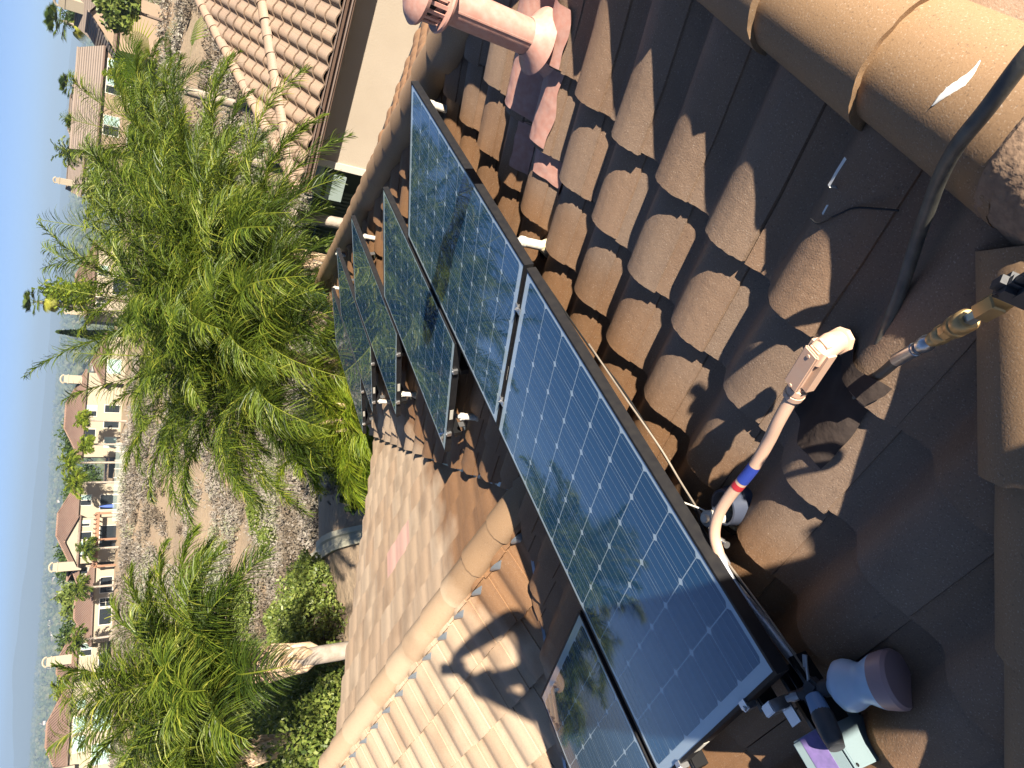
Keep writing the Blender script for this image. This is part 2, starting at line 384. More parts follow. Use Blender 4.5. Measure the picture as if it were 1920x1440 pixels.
# decking under every slope
mb = MB(); dd = .015
def zrd(y): return zr(y) - dd
A_ = Vector((.34, -1.2, zrd(-1.2))); B_ = Vector((2.3, -1.2, zrd(-1.2)))
C_ = Vector((-6.06, YE, zrd(YE))); D_ = Vector((8.7, YE, zrd(YE)))
W0 = Vector((1.6, 1.4, zw - dd)); W1 = Vector((1.6, YE - .08, zw - dd)); W2 = Vector((5.4, YE, zrd(YE))); W3 = Vector((-2.2, YE, zrd(YE)))
E_ = Vector((-6.06, -7.6, zrd(YE))); F_ = Vector((8.7, -7.6, zrd(YE)))
mb.add([A_, B_, D_, W2, W0, W3, C_, W1, E_, F_], [(0, 6, 5, 4), (0, 4, 1), (1, 4, 3, 2), (4, 5, 7), (4, 7, 3), (0, 1, 9, 8), (0, 8, 6), (1, 2, 9), (5, 3, 7)])
mb.build('roof_underlay', Mdeck, house)
mb = MB()
for (x0, y0, x1, y1) in ((-5.5, 4.7, 8.2, 4.7), (8.2, 4.7, 8.2, -7.1), (8.2, -7.1, -5.5, -7.1), (-5.5, -7.1, -5.5, 4.7)):
    c = Vector(((x0 + x1) / 2, (y0 + y1) / 2, -3.7)); mb.box(c, (abs(x1 - x0) + .2, abs(y1 - y0) + .2, 3.0))
mb.build('wall', Mstucco, house)
mb = MB(); mb.box((1.3, YE + .02, -2.28), (14.6, .05, .16)); mb.box((-6.1, -1.2, -2.28), (.05, 12.8, .16)); mb.box((8.75, -1.2, -2.28), (.05, 12.8, .16))
mb.build('gutter', Mfascia, house)
# ridge and hip tiles
RZ = zr(-1.2) + .012
caps('ridge_tiles', (2.42, -1.205, RZ), (.30, -1.205, RZ), MTcap, house, seed=5, expo=.35, r=.14, h=.122)
caps('hip_tiles', (.20, -1.06, zr(-1.06) + .012), (-2.5, 1.64, zr(1.64) + .012), MTcap, house, seed=6, r=.14, h=.122, expo=.34)
caps('hip_tiles', (2.50, -1.0, zr(-1.0) + .05), (8.75, 5.25, zr(5.25) + .05), MTcap, house, seed=8, r=.14, h=.13, expo=.36)
caps('ridge_tiles', (1.6, 1.02, zw + .01), (1.6, 5.22, zw + .01), MTcap, house, seed=9, r=.112, h=.085, expo=.36)
caps('hip_tiles', (.30, -1.35, zr(-1.06) + .045), (-2.5, -4.15, zr(1.64) + .045), MTcap, house, seed=16, r=.14, h=.135, expo=.34)
# lumpy mortar where the ridge meets the hip
from mathutils import noise as mn
mb = MB(); vs = []; fs = []; na, nx_ = 60, 40
for i in range(na):
    a = R(-88 + 176 * i / (na - 1))
    for k in range(nx_):
        x = .195 + .165 * k / (nx_ - 1); e = mn.noise(Vector((a * 2.2, x * 14, 2)))
        if k == nx_ - 1: x += .05 * e + .02 * mn.noise(Vector((a * 9, 3, 1)))
        if k == 0: x += .02 * mn.noise(Vector((a * 7, 8, 1)))
        edge = min(1, k / 3, (nx_ - 1 - k) / 3)
        rr_ = (.006 + .006 * e + .003 * mn.noise(Vector((a * 14, x * 90, 5)))) * edge - .003 * (1 - edge)
        vs.append(Vector((x, -1.205 + (.141 + rr_) * math.sin(a), RZ + (.123 + rr_) * math.cos(a))))
for i in range(na - 1):
    for k in range(nx_ - 1): b = i * nx_ + k; fs.append((b, b + 1, b + nx_ + 1, b + nx_))
mb.add(vs, fs, 0, True)
mb.build('mortar_bed', Mmortar, house)
# bird stops under the wing ridge and open valley flashing
for k in range(13):
    mb = MB(); y = 1.42 + .1 + k * TW + .135
    if y > 5.1: break
    c = Vector((1.6 - .128, y, zw - .128 * tn + .012)); n_ = 9
    vs = [c + Vector((-.03, 0, -.01))]
    for a in np.linspace(0, math.pi, n_): vs.append(c + Vector((-.012 * math.sin(a), .062 * math.cos(a), .062 * math.sin(a))))
    mb.add(vs, [(0, i + 1, i + 2) for i in range(n_ - 1)])
    mb.build('bird_stop', Mlead, house)
mb = MB()
for sgn, ex_ in ((1, 3.8), (-1, 3.8)):
    a = Vector((1.6, 1.4, zw)); b = Vector((1.6 + sgn * ex_, 1.4 + ex_, zr(1.4 + ex_)))
    pr = Vector((sgn * 1, -1, 0)).normalized(); up = Vector((0, 0, 1))
    N_ = 24
    for i in range(N_):
        p = a.lerp(b, i / N_); q = a.lerp(b, (i + 1) / N_)
        for (o0, z0, o1, z1) in ((-.09, .022, -.016, .008), (-.016, .008, -.014, .034), (-.014, .034, .014, .034), (.014, .034, .016, .008), (.016, .008, .09, .022)):
            mb.add([p + pr * o0 + up * z0, p + pr * o1 + up * z1, q + pr * o1 + up * z1, q + pr * o0 + up * z0], [(0, 1, 2, 3)])
mb.build('valley_flashing', Mfelt, house)
mb = MB(); mb.add([(1.6, 5.0, zw - .08), (4.6, 5.0, zw - .08 - 3 * tn), (4.6, 5.0, -2.5), (-1.4, 5.0, -2.5), (-1.4, 5.0, zw - .08 - 3 * tn)], [(0, 1, 2, 3, 4)]); mb.build('wall', Mstucco, house)
# ------------------------------------------------------------------ solar panels
MP = Matrix(((1, 0, 0), (0, ct, st_), (0, -st_, ct)))       # columns: along the row, down the slope, normal
PL, PW, GAP = 1.66, 1.0, .02
def on(s, t, h=0): return Vector((s, t * ct, -t * st_)) + N_main * h
def make_panel():
    root = thing('solar_panel', 'x', 'solar panel', (0, 0, 0), 'solar panels mounted on the roof', MP)
    f = MB(); wd, dp = .011, .040
    f.box((PL / 2, wd / 2, -dp / 2 + .0015), (PL, wd, dp)); f.box((PL / 2, PW - wd / 2, -dp / 2 + .0015), (PL, wd, dp))
    f.box((wd / 2, PW / 2, -dp / 2 + .0015), (wd, PW - 2 * wd, dp)); f.box((PL - wd / 2, PW / 2, -dp / 2 + .0015), (wd, PW - 2 * wd, dp))
    f.box((PL / 2, .018, -dp + .002), (PL - .02, .03, .002)); f.box((PL / 2, PW - .018, -dp + .002), (PL - .02, .03, .002))
    f.build('frame', Mframe, root)
    g = MB(); g.add([(wd, wd, 0), (PL - wd, wd, 0), (PL - wd, PW - wd, 0), (wd, PW - wd, 0)], [(0, 1, 2, 3)])
    g.add([(wd, wd, -.005), (PL - wd, wd, -.005), (PL - wd, PW - wd, -.005), (wd, PW - wd, -.005)], [(3, 2, 1, 0)])
    lam = g.build('glass_sheet', Mback, root)
    c = MB(); bb = MB(); pt = .1572; x0 = (PL - 10 * pt) / 2; y0 = (PW - 6 * pt) / 2; g2 = .0019; k = .0115
    for i in range(10):
        for j in range(6):
            a, b, u, v = x0 + i * pt + g2, x0 + (i + 1) * pt - g2, y0 + j * pt + g2, y0 + (j + 1) * pt - g2; z = .0005
            c.add([(a + k, u, z), (b - k, u, z), (b, u + k, z), (b, v - k, z), (b - k, v, z), (a + k, v, z), (a, v - k, z), (a, u + k, z)], [tuple(range(8))])
    for j in range(6):
        for q in range(4):
            y = y0 + (j + (q + .5) / 4) * pt; bb.add([(x0, y - .0009, .0009), (x0 + 10 * pt, y - .0009, .0009), (x0 + 10 * pt, y + .0009, .0009), (x0, y + .0009, .0009)], [(0, 1, 2, 3)])
    c.build('cells', Mcell, lam); bb.build('busbars', Mbus, lam)
    jb = MB(); jb.box((PL * .5, .1, -.022), (.12, .09, .025)); jb.build('junction_box', Mcablek, root)
    lb = MB(); lb.box((-.0006, .62, -.018), (.001, .09, .022)); lb.build('sticker', Mtrim, root)
    for y in (.22, .80):
        cl = MB()
        cl.box((-.008, y, -.012), (.016, .035, .030), bev=.002); cl.box((.002, y, .0035), (.02, .035, .004)); cl.lathe((-.008, y, .003), (0, 0, 1), [(0, .007), (.006, .007), (.0065, .004)], 6)
        cl.build('clamp', Malu, root)
    return root
pan = make_panel()
spots = [(0, 0, 'large blue panel nearest the camera, its bottom corner beside the sprayer bottle and grey box'),
         (PL + GAP, 0, 'blue panel end to end with the nearest one, its far corner near the pink vent'),
         (-.98, 1.04, 'lowest left panel in the downslope row, lying beside the shadow of the photographer'),
         (2.335, 1.04, 'panel of the second row down, mirroring palms, below the two blue panels'),
         (3.57, 2.08, 'panel of the third row down, mirroring green palm fronds'),
         (4.52, 3.12, 'panel of the fourth row down, the last but one before the eave'),
         (5.10, 4.15, 'farthest panel, lowest on the slope at the eave by the palm trunks')]
for i, (s, t, lab) in enumerate(spots):
    o = pan if i == 0 else copy_tree(pan)
    o.matrix_world = Matrix.Translation(on(s, t)) @ MP.to_4x4(); o['label'] = lab
for i, (s0_, s1_, t, lab) in enumerate([(-.03, 3.37, .22, 'upper black rail under the two blue panels of the top row'), (-.03, 3.37, .80, 'lower black rail under the two blue panels of the top row'),
        (-1.0, .72, 1.26, 'upper black rail under the lowest left panel'), (-1.0, .72, 1.84, 'lower black rail under the lowest left panel'),
        (2.31, 4.02, 1.26, 'upper black rail under the second row panel'), (2.31, 4.02, 1.84, 'lower black rail under the second row panel'),
        (3.55, 5.26, 2.30, 'upper black rail under the third row panel'), (3.55, 5.26, 2.88, 'lower black rail under the third row panel'),
        (4.5, 6.2, 3.34, 'upper black rail under the fourth row panel'), (4.5, 6.2, 3.92, 'lower black rail under the fourth row panel'),
        (5.08, 6.78, 4.37, 'upper black rail under the farthest panel'), (5.08, 6.78, 4.95, 'lower black rail under the farthest panel')]):
    mb = MB(); c = on((s0_ + s1_) / 2, t, -.066); mb.box(c, (s1_ - s0_, .035, .05), MP)
    mb.box(on((s0_ + s1_) / 2, t, -.045), (s1_ - s0_ + .001, .012, .012), MP)
    r_ = thing('mounting_rail', lab, 'rail', on(s0_, t, -.066)); ob = mb.build('rail', Mrail, r_); ob.matrix_parent_inverse = Matrix.Translation(-Vector(r_.location))
    for q in ((s0_ + .10), (s1_ - .3)):
        mb = MB()
        mb.box(on(q, t + .035, -.10), (.04, .006, .11), MP); mb.box(on(q, t + .055, -.15), (.04, .05, .006), MP); mb.lathe(on(q, t + .038, -.07), (0, ct, -st_), [(0, .009), (.012, .009)], 6)
        ob = mb.build('bracket', Malu, r_); ob.matrix_parent_inverse = Matrix.Translation(-Vector(r_.location))
# mid clamps between the two top panels
for t in (.22, .80):
    mb = MB(); c = on(PL + GAP / 2, t, .004); mb.box(c, (.05, .03, .004), MP, bev=.001); mb.lathe(c, N_main, [(0, .008), (.008, .008), (.009, .005)], 6); mb.lathe(c + Vector((0, .02, 0)) * 0, N_main, [(.008, .003), (.014, .003)], 8)
    tag(mb.build('mid_clamp', Malu), 'small silver clamp in the seam of the top row panels, %s' % ('near the upper edge' if t < .5 else 'near the lower edge'), 'clamp')
# standoff posts
def post(x, y, lab, hgt=.19, lean=(0, 0)):
    z0 = zr(y) + .02; r_ = thing('standoff_post', lab, 'post', (x, y, z0), 'white standoff posts under the panels')
    m_ = MB(); m_.tube([(0, 0, -.03), (lean[0], lean[1], hgt - .05)], .021, 16); m_.lathe((lean[0], lean[1], hgt - .055), (0, 0, 1), [(0, .024), (.02, .024), (.021, .012), (.035, .012)], 16); m_.build('tube', Mpost, r_)
    b = MB(); b.lathe((0, 0, .005), (0, 0, 1), [(0, .045), (.015, .036), (.035, .026), (.045, .021)], 18); b.build('sealant', Msealant, r_)
    f_ = MB(); f_.lathe((0.0, .0, -.02), (0, 0, 1), [(0, .075), (.02, .06), (.04, .052)], 20, cap=False); f_.build('flashing', Mdark, r_)
    return r_
post(3.17, .03, 'white post under the far corner of the second blue panel, below the pink vent')
post(1.86, .0, 'white post at the upper edge where the two blue panels meet')
post(4.95, 1.98, 'white post beside the right edge of the third row panel')
post(6.50, 3.22, 'white post beside the right edge of the fourth row panel')
post(2.27, 1.50, 'white capped post standing off the left end of the second row panel')
post(3.60, 2.64, 'white capped post standing off the left end of the third row panel')
post(4.45, 3.60, 'white capped post off the left end of the fourth row panel')
post(6.9, 4.0, 'white post beside the right edge of the farthest panel')
post(.44, -.03, 'white sealed post beside the peach conduit, rising from a black flashing ring', .175)
mb = MB(); mb.lathe((.445, -.088, zr(-.088) + .015), (.05, .25, 1), [(0, .072), (.05, .058), (.085, .052), (.086, .046), (.04, .046), (.0, .045)], 28, cap=False)
tag(mb.build('flashing_collar', mat('collar_blue_black', (.05, .06, .09), .3, spec=.6)), 'open dark collar ring beside the sealed white post', 'flashing')

# ------------------------------------------------------------------ pink flue with its flashing
v0 = Vector((2.085, -.688, zr(-.688)))
vt = thing('vent_pipe', 'pink painted metal flue pipe with slotted cap, standing on the roof by the ridge', 'vent pipe', v0)
m_ = MB(); m_.lathe((0, 0, .05), (0, 0, 1), [(0, .062), (.50, .062)], 32); m_.box((-.063, -.0, .29), (.003, .006, .44)); m_.build('pipe', Mpink, vt)
m_ = MB(); m_.lathe((0, 0, .10), (0, 0, 1), [(0, .075), (.01, .105), (.02, .118), (.026, .112), (.055, .075), (.075, .064)], 36, cap=False); m_.build('storm_collar', Mpink, vt)
m_ = MB(); m_.lathe((0, 0, -.04), (0, 0, 1), [(0, .15), (.05, .12), (.10, .098), (.14, .084), (.16, .076)], 36, cap=False); m_.build('flashing_cone', Mpink, vt)
m_ = MB()
m_.lathe((0, 0, .50), (0, 0, 1), [(0, .064), (.003, .098), (.012, .102), (.018, .098), (.022, .07)], 36, cap=False)
m_.lathe((0, 0, .585), (0, 0, 1), [(0, .070), (.003, .100), (.016, .104), (.03, .09), (.045, .06), (.052, .0)], 36, cap=False)
for k in range(18):
    a = 2 * math.pi * k / 18; m_.box((.078 * math.cos(a), .078 * math.sin(a), .553), (.006, .012, .068), Matrix.Rotation(a, 3, 'Z'))
m_.build('cap', Mpink, vt)
m_ = MB(); m_.lathe((0, 0, .515), (0, 0, 1), [(0, .06), (.075, .06)], 24); m_.build('cap_core', Mdark, vt)
m_ = MB()     # soft flashing dressed over the tile tops
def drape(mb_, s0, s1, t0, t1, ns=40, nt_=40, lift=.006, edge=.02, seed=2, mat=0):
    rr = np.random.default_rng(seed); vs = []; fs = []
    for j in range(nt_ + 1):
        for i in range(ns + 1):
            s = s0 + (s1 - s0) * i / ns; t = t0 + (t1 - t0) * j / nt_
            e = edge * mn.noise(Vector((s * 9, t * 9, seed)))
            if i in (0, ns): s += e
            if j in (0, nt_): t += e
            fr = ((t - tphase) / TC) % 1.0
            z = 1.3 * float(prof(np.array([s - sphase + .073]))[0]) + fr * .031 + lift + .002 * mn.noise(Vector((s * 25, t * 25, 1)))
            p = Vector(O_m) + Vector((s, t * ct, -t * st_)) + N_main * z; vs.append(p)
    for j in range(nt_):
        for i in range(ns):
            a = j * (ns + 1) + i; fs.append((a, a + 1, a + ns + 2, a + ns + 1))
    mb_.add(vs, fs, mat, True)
drape(m_, 1.95, 2.36, -.93, -.42, lift=.010); ob = m_.build('flashing_apron', Mpink, vt); ob.matrix_parent_inverse = Matrix.Translation(-v0)
m_ = MB(); drape(m_, 1.80, 2.02, -.40, -.28, 30, 12, lift=.009, seed=5, edge=.03); drape(m_, 2.10, 2.25, -.40, -.18, 20, 20, lift=.009, seed=7, edge=.03)
tag(m_.build('torn_flashing', Mpink), 'torn scrap of pink flashing poking out between tiles below the vent pipe', 'flashing')

# ------------------------------------------------------------------ conduit with its elbow fitting
ct_ = thing('electrical_conduit', 'peach painted conduit curving from an elbow fitting down to the nearest panel edge', 'conduit', (.42, -.55, .12))
def under(mb_, name, m, root):
    ob = mb_.build(name, m, root); ob.matrix_parent_inverse = Matrix.Translation(-Vector(root.location)); return ob
def smooth(pts, n=6):
    P = [Vector(p) for p in pts]; P = [2 * P[0] - P[1]] + P + [2 * P[-1] - P[-2]]; out = []
    for i in range(1, len(P) - 2):
        for k in range(n):
            t = k / n; a, b, c, d = P[i - 1:i + 3]
            out.append(.5 * ((2 * b) + (c - a) * t + (2 * a - 5 * b + 4 * c - d) * t * t + (3 * b - a - 3 * c + d) * t ** 3))
    out.append(P[-2]); return out
cp = [(.405, -.585, .155), (.405, -.557, .147), (.401, -.482, .121), (.398, -.411, .089), (.395, -.312, .054), (.401, -.197, .023), (.396, -.114, -.001), (.374, -.049, -.025), (.332, -.003, -.054)]
cp2 = [(.332, -.003, -.054), (.267, .020, -.079), (.209, .030, -.099), (.143, .038, -.122), (-.001, .036, -.144), (-.115, .038, -.158)]
m_ = MB(); m_.tube(smooth(cp), .0155, 16); under(m_, 'peach_pipe', Mpinkp, ct_)
m_ = MB(); m_.tube(smooth(cp2), .0150, 16); m_.tube([cp2[0], tuple((Vector(cp2[0]) * .6 + Vector(cp2[1]) * .4))], .0172, 16); m_.tube([(.212, .029, -.098), (.188, .033, -.106)], .019, 16); under(m_, 'silver_pipe', Msilv, ct_)
cps = smooth(cp, 12); m_ = MB(); m_.tube([p for p in cps if -.33 < p.y < -.255], .0161, 16, cap=False); under(m_, 'blue_marks', Mblue, ct_)
m_ = MB(); m_.tube([p for p in cps if -.262 < p.y < -.225], .0163, 16, cap=False); under(m_, 'red_marks', Mred, ct_)
ax_ = (Vector((.405, -.570, .150)) - Vector((.400, -.720, .210))).normalized(); c0 = Vector((.404, -.655, .182)); sd_ = ax_.cross(Vector((0, 0, 1))).normalized(); up_ = sd_.cross(ax_)
rot = Matrix((ax_, sd_, up_)).transposed()
m_ = MB(); m_.box(c0, (.140, .058, .052), rot, bev=.015); m_.box(c0 + ax_ * .006 + up_ * .027, (.112, .042, .009), rot, bev=.003)
for q in (-.036, .056): m_.lathe(c0 + ax_ * q + up_ * .030, up_, [(0, .005), (.003, .004)], 10)
eb = c0 - ax_ * .046; dn = Vector((.01, -.012, -.055))
m_.tube([c0 - ax_ * .02, eb, eb + dn * .35 - ax_ * .014, eb + dn * .8 - ax_ * .016], [.025, .027, .026, .023], 20)
m_.lathe(eb + dn * .75 - ax_ * .016, dn, [(0, .024), (.002, .029), (.016, .029), (.018, .024)], 8)
under(m_, 'elbow_fitting', Mpinkp, ct_)
m_ = MB(); m_.lathe(c0 + ax_ * .064, ax_, [(0, .018), (.006, .018), (.007, .023), (.022, .023), (.023, .021), (.026, .021), (.027, .024), (.040, .023), (.042, .016)], 20); under(m_, 'coupling', Mpinkp, ct_)
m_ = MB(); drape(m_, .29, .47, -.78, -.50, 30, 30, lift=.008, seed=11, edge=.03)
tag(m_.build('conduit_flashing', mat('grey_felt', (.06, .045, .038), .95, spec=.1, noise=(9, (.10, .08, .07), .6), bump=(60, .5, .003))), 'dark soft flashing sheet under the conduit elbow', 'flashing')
# thin cables hanging along the near panel edge
def cable(pts, r, m, lab, name='cable', n=8):
    q = MB(); q.tube(smooth(pts), r, n); return tag(q.build(name, m), lab, 'cable')
cable([(1.186, -.030, -.035), (.934, -.030, -.045), (.828, -.024, -.060), (.708, -.014, -.080), (.603, .005, -.100), (.466, -.008, -.078), (.324, -.010, -.060), (.209, -.006, -.079), (.107, -.010, -.085), (-.04, -.012, -.09)], .0032, Mcable, 'thin tan cable drooping along the upper edge of the nearest panel')
cable([(1.60, .0, -.050), (1.2, -.012, -.052), (1.0, -.022, -.066), (.80, -.014, -.080), (.62, .010, -.105), (.50, .004, -.085), (.42, .0, -.06), (.30, .004, -.07), (.15, .002, -.10)], .0035, Mcablek, 'thin black cable hanging under the upper edge of the nearest panel')
cable([(.52, .0, -.05), (.47, -.03, -.07), (.46, -.02, -.085), (.43, -.03, -.08), (.40, -.01, -.09)], .0025, Mpost, 'short white wire tie looped round the post beside the conduit')
m_ = MB(); m_.lathe((.372, -.018, -.075), (-.3, -.2, .1), [(0, .010), (.012, .010), (.013, .007), (.028, .007), (.029, .010), (.034, .010)], 10)
tag(m_.build('cable_connector', Malu), 'small silver connector beside the white post', 'connector')

# ------------------------------------------------------------------ hose and trigger gun
hp = [(.318, -1.42, .56), (.328, -1.330, .498), (.338, -1.258, .474), (.354, -1.195, .434), (.378, -1.135, .385), (.396, -1.080, .325), (.403, -1.03, .272), (.408, -.975, .218), (.402, -.915, .172), (.390, -.857, .140), (.370, -.779, .112), (.350, -.700, .082)]
cable(hp, .0125, Mhose, 'black rubber hose lying over the ridge tiles and down into the tile channel', 'hose', 14)
gun = thing('pressure_washer_gun', 'pressure washer trigger gun with brass quick coupler and short hose tail, over the hip tiles', 'spray gun', (.2, -.95, .33))
m_ = MB(); m_.tube(smooth([(.335, -.597, .045), (.338, -.626, .058), (.330, -.681, .088), (.309, -.737, .127), (.290, -.783, .168)]), [.0035, .006, .009, .0105, .011] and .0105, 14); under(m_, 'hose_tail', Mhose, gun)
pa = Vector((.290, -.783, .168)); pb = Vector((.154, -1.016, .376)); gd = (pb - pa).normalized(); GL = (pb - pa).length
def seg(a, b, prof_, m, nm, n=20):
    q = MB(); q.lathe(pa + gd * GL * a, gd, [(h * GL * (b - a), r) for h, r in prof_], n); return under(q, nm, m, gun)
seg(-.02, .22, [(0, .0130), (.9, .0132), (.91, .0118), (1, .0118)], Msteel, 'ferrule')
seg(.22, .36, [(0, .009), (.25, .010), (.3, .0145), (.75, .0155), (.95, .010), (1, .009)], Msteel, 'swivel', 10)
seg(.36, .42, [(0, .012), (.5, .014), (1, .010)], Mbrass, 'brass_ring')
seg(.42, .56, [(0, .013), (.06, .0165), (.45, .0165), (.5, .0145), (.6, .0165), (.95, .0165), (1, .013)], Mbrass, 'coupler_body', 8)
seg(.56, .70, [(0, .017), (.08, .0195), (.3, .0195), (.34, .0175), (.44, .0195), (.9, .0195), (1, .016)], Mbrass, 'coupler_sleeve')
seg(.70, .80, [(0, .011), (1, .011)], Msteel, 'nipple', 6)
seg(.80, .95, [(0, .0175), (.05, .019), (.95, .019), (1, .016)], Mbrass, 'nut', 6)
q = MB(); hd = Vector((.154, -1.016, .376)); sdv = Vector((.75, .45, .2)).normalized()
sdv = (sdv - gd * sdv.dot(gd)).normalized(); nv = gd.cross(sdv); rotg = Matrix((gd, sdv, nv)).transposed()
q.box(hd + gd * .02 + sdv * -.004, (.045, .075, .034), rotg, bev=.010); q.box(hd + gd * .075 - sdv * .0, (.13, .042, .036), rotg, bev=.014)
q.tube(smooth([hd + gd * .03 - sdv * .03, hd + gd * .005 - sdv * .060, hd + gd * .05 - sdv * .095, hd + gd * .12 - sdv * .10, hd + gd * .17 - sdv * .06]), .008, 10)
q.box(hd + gd * .20 - sdv * .015, (.16, .050, .038), rotg, bev=.015); under(q, 'handle', Mgun, gun)
q = MB()
for a_, b_ in ((.012, .024), (.012, -.032)): q.lathe(hd + gd * a_ + sdv * b_ + nv * .0172, nv, [(-.001, .0045), (.0004, .0045)], 12); q.lathe(hd + gd * a_ + sdv * b_ - nv * .0172, nv, [(-.0004, .0045), (.001, .0045)], 12)
under(q, 'screw_holes', Mdark, gun)
q = MB(); q.tube(smooth([hd + gd * .055 - sdv * .03, hd + gd * .08 - sdv * .045, hd + gd * .12 - sdv * .05]), .007, 8); under(q, 'trigger', Mgun, gun)

# ------------------------------------------------------------------ foam sprayer and electrical box, in the shade by the panel corner
fs_ = thing('foam_sprayer', 'foam sprayer with translucent blue bottle lying on its side by the nearest panel corner', 'sprayer', (-.10, -.10, -.08))
b0 = Vector((-.075, -.055, -.082)); b1 = Vector((-.128, -.205, -.088)); bd = (b1 - b0).normalized()
q = MB(); q.lathe(b0, bd, [(0, .020), (.012, .022), (.020, .045), (.034, .058), (.048, .0595), (.062, .056), (.078, .048), (.092, .046), (.112, .055), (.128, .0615), (.129, .0615)], 40, cap=False); q.lathe(b0, bd, [(-.0, .02), (.001, .0)], 30, cap=False); under(q, 'bottle', Mbottle, fs_)
q = MB(); q.lathe(b0, bd, [(.129, .0615), (.150, .065), (.168, .066), (.176, .060), (.178, .0)], 40, cap=False); under(q, 'liquid', Mliquid, fs_)
q = MB(); q.lathe(b0 - bd * .030, bd, [(0, .017), (.010, .017), (.011, .021), (.030, .021)], 20); under(q, 'bottle_cap', Mgun, fs_)
hb = b0 - bd * .055; q = MB(); q.box(hb, (.036, .06, .036), Matrix.Rotation(R(20), 3, 'Z'), bev=.007); q.lathe(hb + Vector((0, -.0, .0)), (.1, .9, .35), [(0, .014), (.035, .014), (.036, .010), (.05, .010)], 12); under(q, 'mixing_head', Mgun, fs_)
q = MB(); q.tube([hb + Vector((.016, -.012, .008)), hb + Vector((.050, -.040, .018))], .004, 8); q.box(hb + Vector((.056, -.045, .020)), (.030, .012, .004), Matrix.Rotation(R(-38), 3, 'Z')); under(q, 'pin', Malu, fs_)
q = MB(); a0 = hb + Vector((-.015, -.005, .014)); a1 = Vector((-.190, -.018, -.020)); q.tube([a0, a0.lerp(a1, .33)], [.020, .024], 16); under(q, 'nozzle', mat('nozzle_blue', (.16, .28, .46), .4), fs_)
q = MB(); q.tube([a0.lerp(a1, .30), a0.lerp(a1, .42), a0.lerp(a1, .8), a1], [.023, .0265, .024, .019], 18); under(q, 'nozzle_sleeve', Mgun, fs_)
q = MB(); q.lathe(hb + Vector((.005, .035, .014)), (.2, 1, .5), [(0, .012), (.014, .013), (.020, .009), (.03, .009)], 8); under(q, 'inlet', Msteel, fs_)
# grey box under it, square to the row
bx = thing('electrical_box', 'pale grey electrical box with a purple label, under the sprayer nozzle', 'electrical box', (-.20, .02, -.12))
bc = Vector((-.186, .062, -.128)); rb = Matrix.Rotation(R(4), 3, 'X')
q = MB(); q.box(bc, (.108, .118, .150), rb, bev=.005); under(q, 'case', Mbox, bx)
q = MB(); q.box(bc + rb @ Vector((0, -.0625, 0)), (.114, .008, .156), rb, bev=.003); under(q, 'cover', Mbox, bx)
q = MB(); q.box(bc + rb @ Vector((.0, .003, .0758)), (.104, .055, .0012), rb); under(q, 'label_sheet', Mlabel, bx)
for a_ in (-1, 1):
    for b_ in (-1, 1):
        q = MB(); q.lathe(bc + rb @ Vector((a_ * .048, -.067, b_ * .069)), rb @ Vector((0, -1, 0)), [(0, .005), (.0018, .004)], 10); under(q, 'screw', Mdark, bx)
mb = MB()
for (y_, w_, z_, h_) in ((.030, .014, -.100, .05), (.075, .004, -.078, .006), (.112, .014, -.100, .05), (.071, .07, -.124, .004)): mb.box(on(-.055, y_, z_), (.17, w_, h_), MP)
tag(mb.build('strut_channel', Mrail), 'short black strut channel between the nearest panel corner and the grey box', 'strut')
mb = MB(); mb.box(on(-.045, .13, -.03), (.03, .05, .06), MP, bev=.003); mb.box(on(-.075, .13, -.055), (.05, .05, .005), MP); mb.lathe(on(-.055, .115, -.05), N_main, [(0, .008), (.014, .008)], 6)
tag(mb.build('end_clamp', Malu), 'silver bracket on the short edge of the nearest panel beside the box', 'clamp')
# droppings and twig
q = MB(); ctr = smooth([(.502, -1.158, .001), (.496, -1.180, .006), (.486, -1.205, .009), (.482, -1.228, .005), (.487, -1.250, .001)], 6); vs = []; fs = []
for k, c in enumerate(ctr):
    for u_ in (-1, -.5, 0, .5, 1):
        x = c.x + u_ * max(c.z, .001) * (1 + .3 * mn.noise(Vector((k * .5, u_, 3)))); a = math.asin(max(-1, min(1, (c.y + 1.205) / .142))); t_ = .0022 * (1 - u_ * u_) + .0006
        fx = max(0, (x - .30) / .355); rr_ = -.002 if fx > 1 else 0
        vs.append(Vector((x, -1.205 + (.1318 + t_) * math.sin(a), RZ + (.1148 + t_) * math.cos(a))))
for k in range(len(ctr) - 1):
    for u_ in range(4): b = k * 5 + u_; fs.append((b, b + 1, b + 6, b + 5))
q.add(vs, fs, 0, True); tag(q.build('bird_dropping', Mwhite), 'white bird dropping streak on the lit ridge tile beside the hose', 'dropping')
q = MB(); drape(q, .642, .652, -1.10, -1.03, 6, 12, lift=.0025, edge=.004, seed=31); drape(q, .642, .649, -1.03, -.965, 4, 12, lift=.0035, edge=.004, seed=32)
tag(q.build('paint_drip', Mwhite), 'pale paint drip running down a shaded tile from the ridge tile joint', 'paint drip')
q = MB(); q.tube(smooth([on(.663, -.863, -.148), on(.637, -.870, -.145), on(.604, -.912, -.143), on(.578, -.945, -.150), on(.533, -.971, -.158), on(.498, -.989, -.165)]), .0022, 6); tag(q.build('twig', Mdark), 'thin dark curved twig on the shaded tiles below the ridge', 'twig')
